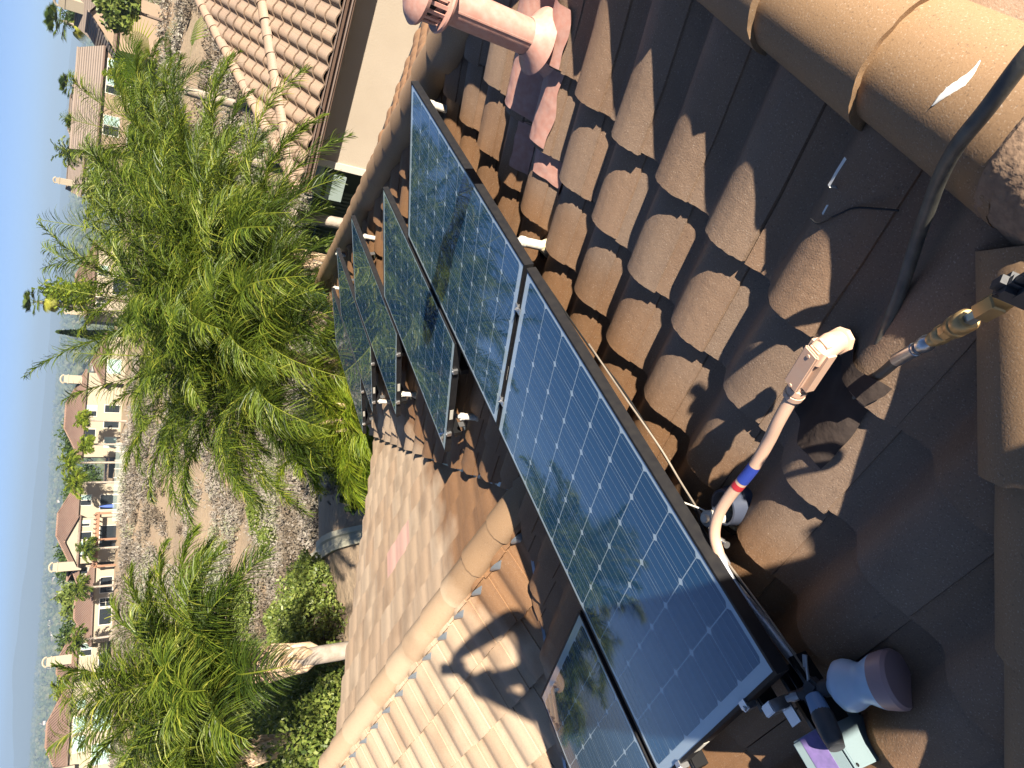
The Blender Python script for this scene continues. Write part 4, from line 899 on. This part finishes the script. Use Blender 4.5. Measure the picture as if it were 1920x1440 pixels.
bush('shrub', 'small leafy shrub against the dark slatted fence', 'shrub', nb(1.2, .2, -5.0), (.4, .4, .85), 700, .05, Mgrn, None, seed=161)
# dry scrub as one cover
PP, AA, BB, TT = [], [], [], []; rs = np.random.default_rng(77); cnt = 0
while cnt < 5600:
    a = 12 + 66 * rs.random(); D = 17.5 + 96 * rs.random() ** .85; p = pol(a, D)
    x, y = p.x, p.y
    if nbh and (e1.x - .6 < x < 24 and y < 7.2): continue
    dens = mn.noise(Vector((x * .11, y * .11, 5))) + .5 * mn.noise(Vector((x * .35, y * .35, 8)))
    if dens < -.24 + .25 * rs.random() - (.1 if D < 40 else 0): continue
    if any((p - q_).length < 1.3 for q_ in pp): continue
    r_ = (.35 + .55 * rs.random() ** 1.5) * (1 + D / 160); n_ = int(125 if D < 50 else 85)
    P, A, B = leaves((x, y, p.z + r_ * .35), (r_, r_, r_ * .55), n_, .038 + D * .0009, .42, .7, .3, rs)
    PP.append(P); AA.append(A); BB.append(B); sp_ = mn.noise(Vector((x * .08, y * .08, 21))) * .9 + .40 + rs.normal(0, .16); TT.append(np.clip(sp_ + rs.normal(0, .07, n_), 0, 1)); cnt += 1
P = np.concatenate(PP); V, Q = quads(P, np.concatenate(AA), np.concatenate(BB))
tag(np_obj('dry_scrub', V, Q, Mscrub, None, np.concatenate(TT)), 'grey and lavender dry scrub covering the hillside', 'scrub', None, 'stuff')

# ------------------------------------------------------------------ houses across the canyon
def dwelling(label, az, D, z0, w_, d_, h, rise, wall, roofm, wins=(), chims=(), turn=0., kind='hip', over=.45, lows=(), group=None, name='house', off=0.):
    c = pol(az, D, z0); to = Vector((-math.cos(R(az)), -math.sin(R(az)), 0)); to = Matrix.Rotation(R(turn), 3, 'Z') @ to
    uvx = Vector((-to.y, to.x, 0)) * -1; uvx = Vector((to.y * -1, to.x, 0)); uvx = -uvx if uvx.dot(rv) < 0 else uvx
    M = Matrix((uvx, -to, (0, 0, 1))).transposed()
    if M.determinant() < 0: M = Matrix((uvx, -to, (0, 0, 1))).transposed()
    root = thing(name, label, 'house', c, group)
    def T(u, v, z): return M @ Vector((u, v, z))
    q = MB()
    def blk(u0, u1, v0, v1, za, zb): q.add([T(u, v, z) for z in (za, zb) for u, v in ((u0, v0), (u1, v0), (u1, v1), (u0, v1))], [(0, 3, 2, 1), (4, 5, 6, 7), (0, 1, 5, 4), (1, 2, 6, 5), (2, 3, 7, 6), (3, 0, 4, 7)])
    blk(-w_ / 2, w_ / 2, 0, d_, -2, h)
    rfs = MB()
    def roof(u0, u1, v0, v1, z, ri, kd, axis='u'):
        o = over; u0 -= o; u1 += o; v0 -= o; v1 += o; z -= o * .25; th = .16
        b = [T(u0, v0, z), T(u1, v0, z), T(u1, v1, z), T(u0, v1, z)]; bl = [p - Vector((0, 0, th)) for p in b]
        if axis == 'u':
            ins = (v1 - v0) / 2 if kd == 'hip' else 0; r0, r1 = T(u0 + ins, (v0 + v1) / 2, z + ri), T(u1 - ins, (v0 + v1) / 2, z + ri); fs = [(0, 1, 5, 4), (2, 3, 4, 5), (1, 2, 5), (3, 0, 4)]
            if kd == 'gable':
                q.add([T(u0 + o, v0 + o, z), T(u0 + o, v1 - o, z), T(u0 + o, (v0 + v1) / 2, z + ri - .1)], [(0, 1, 2)]); q.add([T(u1 - o, v0 + o, z), T(u1 - o, v1 - o, z), T(u1 - o, (v0 + v1) / 2, z + ri - .1)], [(2, 1, 0)])
        else:
            ins = (u1 - u0) / 2 if kd == 'hip' else 0; r0, r1 = T((u0 + u1) / 2, v0 + ins, z + ri), T((u0 + u1) / 2, v1 - ins, z + ri); fs = [(1, 2, 5, 4), (3, 0, 4, 5), (0, 1, 4), (2, 3, 5)]
            if kd == 'gable':
                q.add([T(u0 + o, v0 + o, z), T(u1 - o, v0 + o, z), T((u0 + u1) / 2, v0 + o, z + ri - .1)], [(0, 1, 2)])
        if kd == 'gable': fs = fs[:2] + [(4, 5, 5)] if False else fs[:2]
        rfs.add(b + [r0, r1], fs); rfs.add(b + bl, [(0, 4, 5, 1), (1, 5, 6, 2), (2, 6, 7, 3), (3, 7, 4, 0), (4, 7, 6, 5)], 1)
        n__ = (r1 - r0)
        rfs.tube([r0 + Vector((0, 0, .04)), r1 + Vector((0, 0, .04))], .13, 6, 0)
        if kd == 'hip':
            for a_, r_ in ((b[0], r0), (b[1], r1 if axis == 'u' else r0)): rfs.tube([a_ + Vector((0, 0, .03)), r_ + Vector((0, 0, .03))], .10, 6, 0)
        else:
            ee = [(b[0], r0), (b[1], r1)] if axis == 'u' else [(b[0], r0), (b[1], r0)]
    roof(-w_ / 2, w_ / 2, 0, d_, h, rise, kind)
    for lw in lows:   # u0,u1,v0,v1,h,rise,kind,axis
        blk(lw[0], lw[1], lw[2], lw[3], -2, lw[4]); roof(*lw[:4], lw[4], lw[5], lw[6], lw[7])
    q.build('wall', wall, root); rfs.build('roof', [roofm, Mfascia], root)
    for (u, z, ww, hh, kd, *vv) in wins:
        v = vv[0] if vv else 0; wq = MB()
        def pl(u0, u1, za, zb, dv, mi): wq.add([T(u0, v - dv, za), T(u1, v - dv, za), T(u1, v - dv, zb), T(u0, v - dv, zb), T(u0, v + .05, za), T(u1, v + .05, za), T(u1, v + .05, zb), T(u0, v + .05, zb)], [(0, 1, 2, 3), (0, 4, 5, 1), (1, 5, 6, 2), (2, 6, 7, 3), (3, 7, 4, 0)], mi)
        pl(u - ww / 2 - .09, u + ww / 2 + .09, z - .09, z + hh + .09, .04, 0)
        if kd == 'two': pl(u - ww / 2, u - .04, z, z + hh, .06, 1); pl(u + .04, u + ww / 2, z, z + hh, .063, 2)
        elif kd == 'blind': pl(u - ww / 2, u + ww / 2, z, z + hh, .06, 2)
        elif kd == 'grid':
            for a_ in range(2):
                for b_ in range(2): pl(u - ww / 2 + a_ * ww / 2 + .03, u - ww / 2 + (a_ + 1) * ww / 2 - .03, z + b_ * hh / 2 + .03, z + (b_ + 1) * hh / 2 - .03, .06, 1)
        else: pl(u - ww / 2, u + ww / 2, z, z + hh, .06, 1)
        wq.build('window', [Mtrim, Mglassd, Mglassg], root)
    for (u, v, cw, ztop) in chims:
        cq = MB(); zb = h - 1
        def cb(r0_, za, zb_): cq.add([T(u + sx * r0_, v + sy * r0_ * .7, z) for z in (za, zb_) for sx, sy in ((-1, -1), (1, -1), (1, 1), (-1, 1))], [(0, 1, 5, 4), (1, 2, 6, 5), (2, 3, 7, 6), (3, 0, 4, 7), (4, 5, 6, 7)])
        cb(cw / 2, zb, ztop - .7); cb(cw / 2 + .08, ztop - .7, ztop - .55); cb(cw / 2 - .05, ztop - .55, ztop - .1)
        arc = [T(u + cw / 2 * math.cos(t), v, ztop - .1 + cw * .35 * math.sin(t)) for t in np.linspace(0, math.pi, 7)]; cq.tube(arc, .14, 6)
        ob = cq.build('chimney', Mstucco2, root)
    return root
TH2 = Mroof
dwelling('tan two storey house with long brown flat tile roof and green window blinds', 25.4, 88, -5.3, 9.6, 8, 4.2, 2.1, Mstucco3, Mroofg,
         [(-2.4, 2.2, 1.9, 1.35, 'two'), (1.6, 2.3, 1.5, 1.3, 'two'), (3.4, 2.3, 1.5, 1.3, 'two'), (-3, -.6, 2.2, 1.9, 'dark'), (1.5, -.6, 3, 2.0, 'dark')], [], 8, 'gable',
         lows=[(-8.2, -4.8, 1, 7, 2.6, 1.0, 'hip', 'u'), (4.8, 10.2, -2.5, 6, 3.4, 2.3, 'gable', 'v')])
dwelling('cream gabled house with brown tile roof at the top right corner', 18.6, 96, -4.9, 11, 8, 4.3, 2.0, Mstucco2, Mroofg, [(-1.8, 2.2, 1.6, 1.2, 'grid'), (1.5, 2.2, 1.6, 1.2, 'two')], [(-3.5, 3, 1.2, 8.0)], -14, 'gable')
dwelling('small house roof with white chimney on the skyline at top right', 30.2, 150, -5.8, 9, 8, 4.4, 2.2, Mstucco2, Mroofg, [(0, 2.4, 1.4, 1.1, 'two')], [(-3.2, 2, 1.0, 8.3)], -10, 'gable')
dwelling('pale house with grey roof behind the ridge of the tan house', 26.6, 150, -4.6, 14, 8, 4.0, 1.8, Mstucco2, Mroofg, [(-2, 2.2, 1.6, 1.2, 'two'), (3, 2.2, 1.6, 1.2, 'two')], [], 5, 'hip')
dwelling('cream house half hidden by the palm clump, its red roof beside the tall fan palm', 37.8, 126, -8.6, 12, 9, 5.2, 2.2, Mstucco2, TH2, [(-3, 3.2, 1.6, 1.3, 'grid'), (2, 3.2, 1.6, 1.3, 'two'), (0, .4, 3, 2, 'dark')], [(-4.6, 2, 1.2, 8.3)], 6, 'hip')
dwelling('white two storey house with tall plain chimney and lower tiled porch roof', 47.2, 124, -8.5, 13.0, 9, 5.2, 2.2, Mstucco2, TH2,
         [(-3.0, 3.4, 1.5, 1.3, 'dark'), (.6, 3.4, 1.6, 1.3, 'two'), (-1.4, .3, 1.1, 2.0, 'dark'), (1.0, .3, 1.1, 2.0, 'dark'), (-4.2, .5, 1.5, 1.6, 'blind'), (7.5, .6, 2.2, 1.8, 'blind', -1.6)], [(5.4, 1, 1.25, 8.0)], 4, 'hip',
         lows=[(4.9, 12.2, -1.6, 6, 3.0, 1.5, 'hip', 'u')])
dwelling('cream two storey house with front gable, brown pergola and arched chimney', 54.9, 123, -8.6, 12.5, 9, 5.3, 2.3, Mstucco2, TH2,
         [(3.6, 3.5, 1.5, 1.3, 'two'), (.2, 3.6, .75, 1.0, 'two', -1.5), (-1.6, 3.3, 1.0, 1.5, 'dark', -1.5), (-2.9, 3.3, 1.0, 1.5, 'blind', -1.5), (-4.3, 3.6, .7, 1.0, 'two', -1.5), (3.2, .1, 2.2, 2.2, 'dark'), (-2, .1, 3.4, 2.1, 'dark', -1.5), (-6.8, 3.4, .9, 1.0, 'dark', .3), (-6.8, .5, 1.6, 1.4, 'grid', .3)], [(-5.9, -.6, 1.3, 7.9)], -2, 'hip',
         lows=[(-5.6, 1.0, -1.5, 6, 5.0, 1.7, 'gable', 'v'), (-8.2, -5.6, .3, 6, 4.7, 1.2, 'hip', 'u')])
dwelling('low cream house with dark shaded porch, left of the house with the pergola', 60.3, 121, -8.9, 11, 8, 3.2, 1.9, Mstucco2, TH2, [(-2, .6, 2.2, 1.5, 'dark'), (2.5, .6, 2.2, 1.5, 'dark'), (0, .6, 1.2, 1.5, 'grid')], [], 6, 'hip')
dwelling('pink roofed house with square cream chimney, above the crown of the single palm', 64.2, 122, -9.4, 10, 8, 5.3, 2.0, Mstucco2, TH2, [(-2, 3.3, 1.6, 1.3, 'dark'), (2, 3.3, 1.6, 1.3, 'two'), (0, .5, 2.4, 1.8, 'dark')], [(1.0, 1, 1.3, 8.7)], -4, 'hip')
dwelling('pale cream house with pink roof and mint green windows behind the single palm', 68.3, 112, -8.4, 12, 9, 5.2, 2.1, Mstucco2, TH2, [(.9, 3.2, 1.8, 1.3, 'blind'), (-1.4, 3.2, 1.8, 1.3, 'blind'), (3.2, 3.3, 1.0, .9, 'blind'), (1, .4, 2.6, 2, 'blind'), (-3, .4, 2.4, 2, 'blind')], [(-4.3, -.5, 1.4, 8.1)], -5, 'hip')
# pergola
pg = thing('pergola', 'brown timber pergola in front of the cream house with the gable', 'pergola', pol(56.0, 119.5, -8.6))
q = MB(); pc = pol(56.0, 119.5, -5.9); pr_ = Matrix.Rotation(R(56 - 90), 3, 'Z'); q.box(pc, (8.0, .3, .45), pr_); q.box(pc + pr_ @ Vector((0, 2.4, .1)), (8.0, .3, .3), pr_)
for k in range(12): q.box(pc + pr_ @ Vector((-3.7 + k * .67, 1.2, .32)), (.14, 3.2, .2), pr_)
ob = q.build('beams', Mbark, pg); ob.matrix_parent_inverse = Matrix.Translation(-Vector(pg.location)); ob.data.materials[0] = mat('timber_brown', (.22, .11, .06), .7)
for k in (-3.8, 0, 3.8):
    q = MB(); q.box(pc + pr_ @ Vector((k, 0, -1.5)), (.3, .3, 2.9), pr_); ob = q.build('post', bpy.data.materials['timber_brown'], pg); ob.matrix_parent_inverse = Matrix.Translation(-Vector(pg.location))
Mblu = mat('blue_cloth', (.05, .10, .38), .7)
um = thing('patio_umbrella', 'closed blue umbrella beside the pergola', 'umbrella', pol(53.7, 118.5, -8.6)); q = MB(); q.lathe((0, 0, .8), (0, 0, 1), [(0, .28), (1.0, .22), (1.9, .03)], 10); q.build('canopy', Mblu, um); q = MB(); q.tube([(0, 0, 0), (0, 0, 2.8)], .03, 6); q.build('pole', Malu, um)
# glass fence along the canyon edge
gf = thing('glass_fence', 'low fence of clear glass and white posts along the edge of the canyon yards', 'fence', pol(52, 115.5, -8.7))
Mfen = mat('fence_glass', (.35, .42, .38), .1)
q = MB(); q2 = MB()
for k in range(9):
    a0_, a1_ = 49.2 + k * .62, 49.2 + (k + 1) * .62; p0, p1 = pol(a0_, 115.5, -8.75), pol(a1_, 115.5, -8.75); q.add([p0, p1, p1 + Vector((0, 0, 1.35)), p0 + Vector((0, 0, 1.35))], [(0, 1, 2, 3)]); q2.box(p0 + Vector((0, 0, .7)), (.09, .09, 1.5))
under(q2, 'posts', Mtrim, gf); gm = bpy.data.materials['fence_glass'].node_tree; gp = gm.nodes['Principled BSDF']; gp.inputs['Alpha'].default_value = .35; under(q, 'panes', Mfen, gf)

# ------------------------------------------------------------------ trees across the canyon
def far_tree(label, az, D, zb, r, h, seed, m=Mdkg, trunk=1.5, cat='tree', name='tree', n=2600, size=.22, grp=None, cl=14): bush(name, label, cat, pol(az, D, zb), (r, r, h), n, size, m, grp, trunk, seed, cl)
far_tree('dark round tree rising behind the white house with tall chimney', 48.7, 140, -8.6, 3.6, 3.6, 201)
far_tree('dark green tree behind the gabled cream house and its arched chimney', 57.3, 140, -8.8, 4.2, 3.2, 202)
far_tree('green tree on the skyline left of the dark round tree', 52.2, 142, -9, 4.5, 2.9, 203)
far_tree('bushy green tree left of the house with the arched chimney', 60.0, 128, -9, 3.2, 3.0, 204, Mgrn)
far_tree('yellow green feathery tree beside the tall fan palm', 38.9, 118, -8.5, 2.6, 4.0, 205, Mpalm2, 3.5)
far_tree('round green tree at the left end of the tan house', 31.4, 92, -6.0, 3.4, 2.0, 206, Mgrn)
far_tree('small yellow green tree behind the pink roof at the lower left corner', 69.3, 124, -8.4, 1.8, 2.6, 207, Mpalm2)
far_tree('dark green tree beside the low cream house', 62.4, 128, -9, 3.0, 2.8, 208)
far_tree('green tree in front of the cream gable at the top right corner', 19.4, 80, -5.2, 2.0, 1.9, 209, Mgrn)
far_tree('dark narrow tree in the palm fronds at the top right', 20.6, 140, -5, 2.4, 3.5, 210)
# cypress
q_c = pol(41.5, 127, -8.6); cy = thing('cypress', 'narrow pointed cypress beside the tall fan palm', 'tree', q_c)
rr = np.random.default_rng(5); n_ = 2600; zz = rr.random(n_) ** .8; aa = rr.random(n_) * 6.283; rr0 = 1.0 * (1 - zz) ** .6 * (.6 + .4 * rr.random(n_))
P = np.stack([np.cos(aa) * rr0, np.sin(aa) * rr0, zz * 9.2], 1); A = rr.normal(size=(n_, 3)) * .08 + np.array([0, 0, .22]); B = rr.normal(size=(n_, 3)) * .08; V, Q = quads(P, A, B)
np_obj('crown', V, Q, Mdkg, cy, rr.random(n_)); q = MB(); q.tube([(0, 0, -.3), (0, 0, 7)], [.2, .05], 8); q.build('trunk', Mbark, cy)
fan_palm('very tall fan palm with a brown skirt of dead leaves above the skyline', 39.6, 118, 3.4, 26, 2.1, 41, None, Mpalm, -8.5, .22, 26)
fan_palm('fan palm on the skyline, rightmost of those above the tan house', 21.3, 120, 2.6, 26, 2.6, 42, None, Mpalm, -6, .25, 10)
fan_palm('fan palm above the middle of the tan house roof', 25.0, 118, 1.1, 22, 1.9, 43, None, Mpalm, -6, .22, 8)
fan_palm('smaller fan palm above the left part of the tan house roof', 27.3, 119, .2, 20, 1.7, 44, None, Mpalm, -6, .22, 6)
G3 = 'feathery garden palms across the canyon'
def fp(lab, az, D, zc, L, seed, m=Mpalm2, nf=22): palm('palm_tree', lab, az, D, zc, nf, L, seed, G3, m, .15, nl=34, wid=.045, leaf=.75, boots=False)
fp('feathery palm above the roof left of the small skyline chimney', 29.3, 130, .2, 3.4, 51, Mpalm)
fp('bright palm between the white house and the gabled cream house, rightmost of a pair', 50.6, 119, -2.6, 2.8, 52)
fp('bright palm between the white house and the gabled cream house, leftmost of a pair', 52.0, 118, -3.4, 2.8, 53)
fp('light green palm before the upper window of the white house', 47.6, 117, -3.6, 2.0, 54)
fp('small lime palm at the corner of the white house', 49.3, 116.5, -4.2, 1.8, 55)
fp('grey green palm against the arched chimney of the gabled house', 56.6, 117.5, -5.2, 2.2, 56, Mpalm)
fp('palm growing before the windows of the tan house', 23.6, 84, -3.1, 2.0, 57)
fp('palm beside the square cream chimney', 65.5, 115, -3.4, 2.6, 58)
fp('palm at the roof edge of the low cream house', 59.2, 116, -4.6, 2.4, 59, Mpalm)
fp('palm rising in front of the pink roofed house', 62.6, 114, -4.4, 2.6, 60, Mpalm)
# ------------------------------------------------------------------ the suburb on the valley floor
rt = np.random.default_rng(9); protos = []
for k in range(4):
    q = MB(); w_, d_, h_, ri = [(15, 11, 5, 2.5), (11, 18, 5, 2.5), (20, 12, 4, 2.6), (13, 13, 6, 2.4)][k]
    q.add([(x * w_ / 2, y * d_ / 2, z) for z in (-2, h_) for x, y in ((-1, -1), (1, -1), (1, 1), (-1, 1))], [(0, 1, 5, 4), (1, 2, 6, 5), (2, 3, 7, 6), (3, 0, 4, 7)])
    q.add([(-w_ / 2 - .5, -d_ / 2 - .5, h_), (w_ / 2 + .5, -d_ / 2 - .5, h_), (w_ / 2 + .5, d_ / 2 + .5, h_), (-w_ / 2 - .5, d_ / 2 + .5, h_), (-w_ / 4, 0, h_ + ri), (w_ / 4, 0, h_ + ri)], [(0, 1, 5, 4), (1, 2, 5), (2, 3, 4, 5), (3, 0, 4)], 1)
    protos.append(q)
cnt = 0; first = {}; wcs = [Mstucco2, Mtrim]; 
while cnt < 230:
    a = 16 + 60 * rt.random(); D = 700 + 3800 * rt.random() ** .8; p = pol(a, D)
    if mn.noise(Vector((p.x * .004, p.y * .004, 3))) < -.05: continue
    k = int(rt.random() * 4)
    if k not in first:
        o = protos[k].build('distant_house', [Mtrim, Mroof if k % 2 else Mroofg]); first[k] = o
    else: o = first[k].copy(); col.objects.link(o)
    o.location = p; o.rotation_euler = (0, 0, rt.random() * 3.14)
    tag(o, 'tiny pale house among the trees on the valley floor far away', 'house', 'tiny houses on the valley floor'); cnt += 1
ico = bmesh.new(); bmesh.ops.create_icosphere(ico, subdivisions=1, radius=1); iv_ = np.array([v.co for v in ico.verts]); it_ = np.array([[v.index for v in f.verts] for f in ico.faces]); ico.free()
VV, FF, TTn = [], [], []; n_ = 9000
for k in range(n_):
    a = R(14 + 64 * rt.random()); D = 500 + 5200 * rt.random() ** .8; x, y = D * math.cos(a), D * math.sin(a); r_ = (3 + 5 * rt.random()) * (1 + D / 6000)
    VV.append(iv_ * np.array([r_, r_, r_ * .8]) * (1 + .25 * rt.normal(size=(len(iv_), 1))) + np.array([x, y, -64 + 7 * mn.noise(Vector((x * .0012, y * .0012, 1))) + r_ * .5])); FF.append(it_ + k * len(iv_)); TTn.append(np.full(len(it_), rt.random()))
Mfw = mat('far_woods_leaf', (.05, .075, .035), .9, tint=[(.03, .05, .025), (.07, .09, .04), (.12, .12, .07)])
tag(np_obj('far_woods', np.concatenate(VV), np.concatenate(FF), Mfw, None, np.concatenate(TTn)), 'hazy mass of treetops covering the valley floor', 'woods', None, 'stuff')

# ------------------------------------------------------------------ haze
q = MB(); q.box((0, 0, 85), (36000, 36000, 330)); hz = q.build('haze', mat('haze_air'))
hm = bpy.data.materials['haze_air']; hn = hm.node_tree; hn.nodes.remove(hn.nodes['Principled BSDF']); pv = hn.nodes.new('ShaderNodeVolumePrincipled')
pv.inputs['Color'].default_value = (.55, .76, 1.0, 1); pv.inputs['Density'].default_value = .00021; pv.inputs['Anisotropy'].default_value = .2
hn.links.new(pv.outputs[0], hn.nodes['Material Output'].inputs['Volume']); tag(hz, None, None, None, 'stuff')
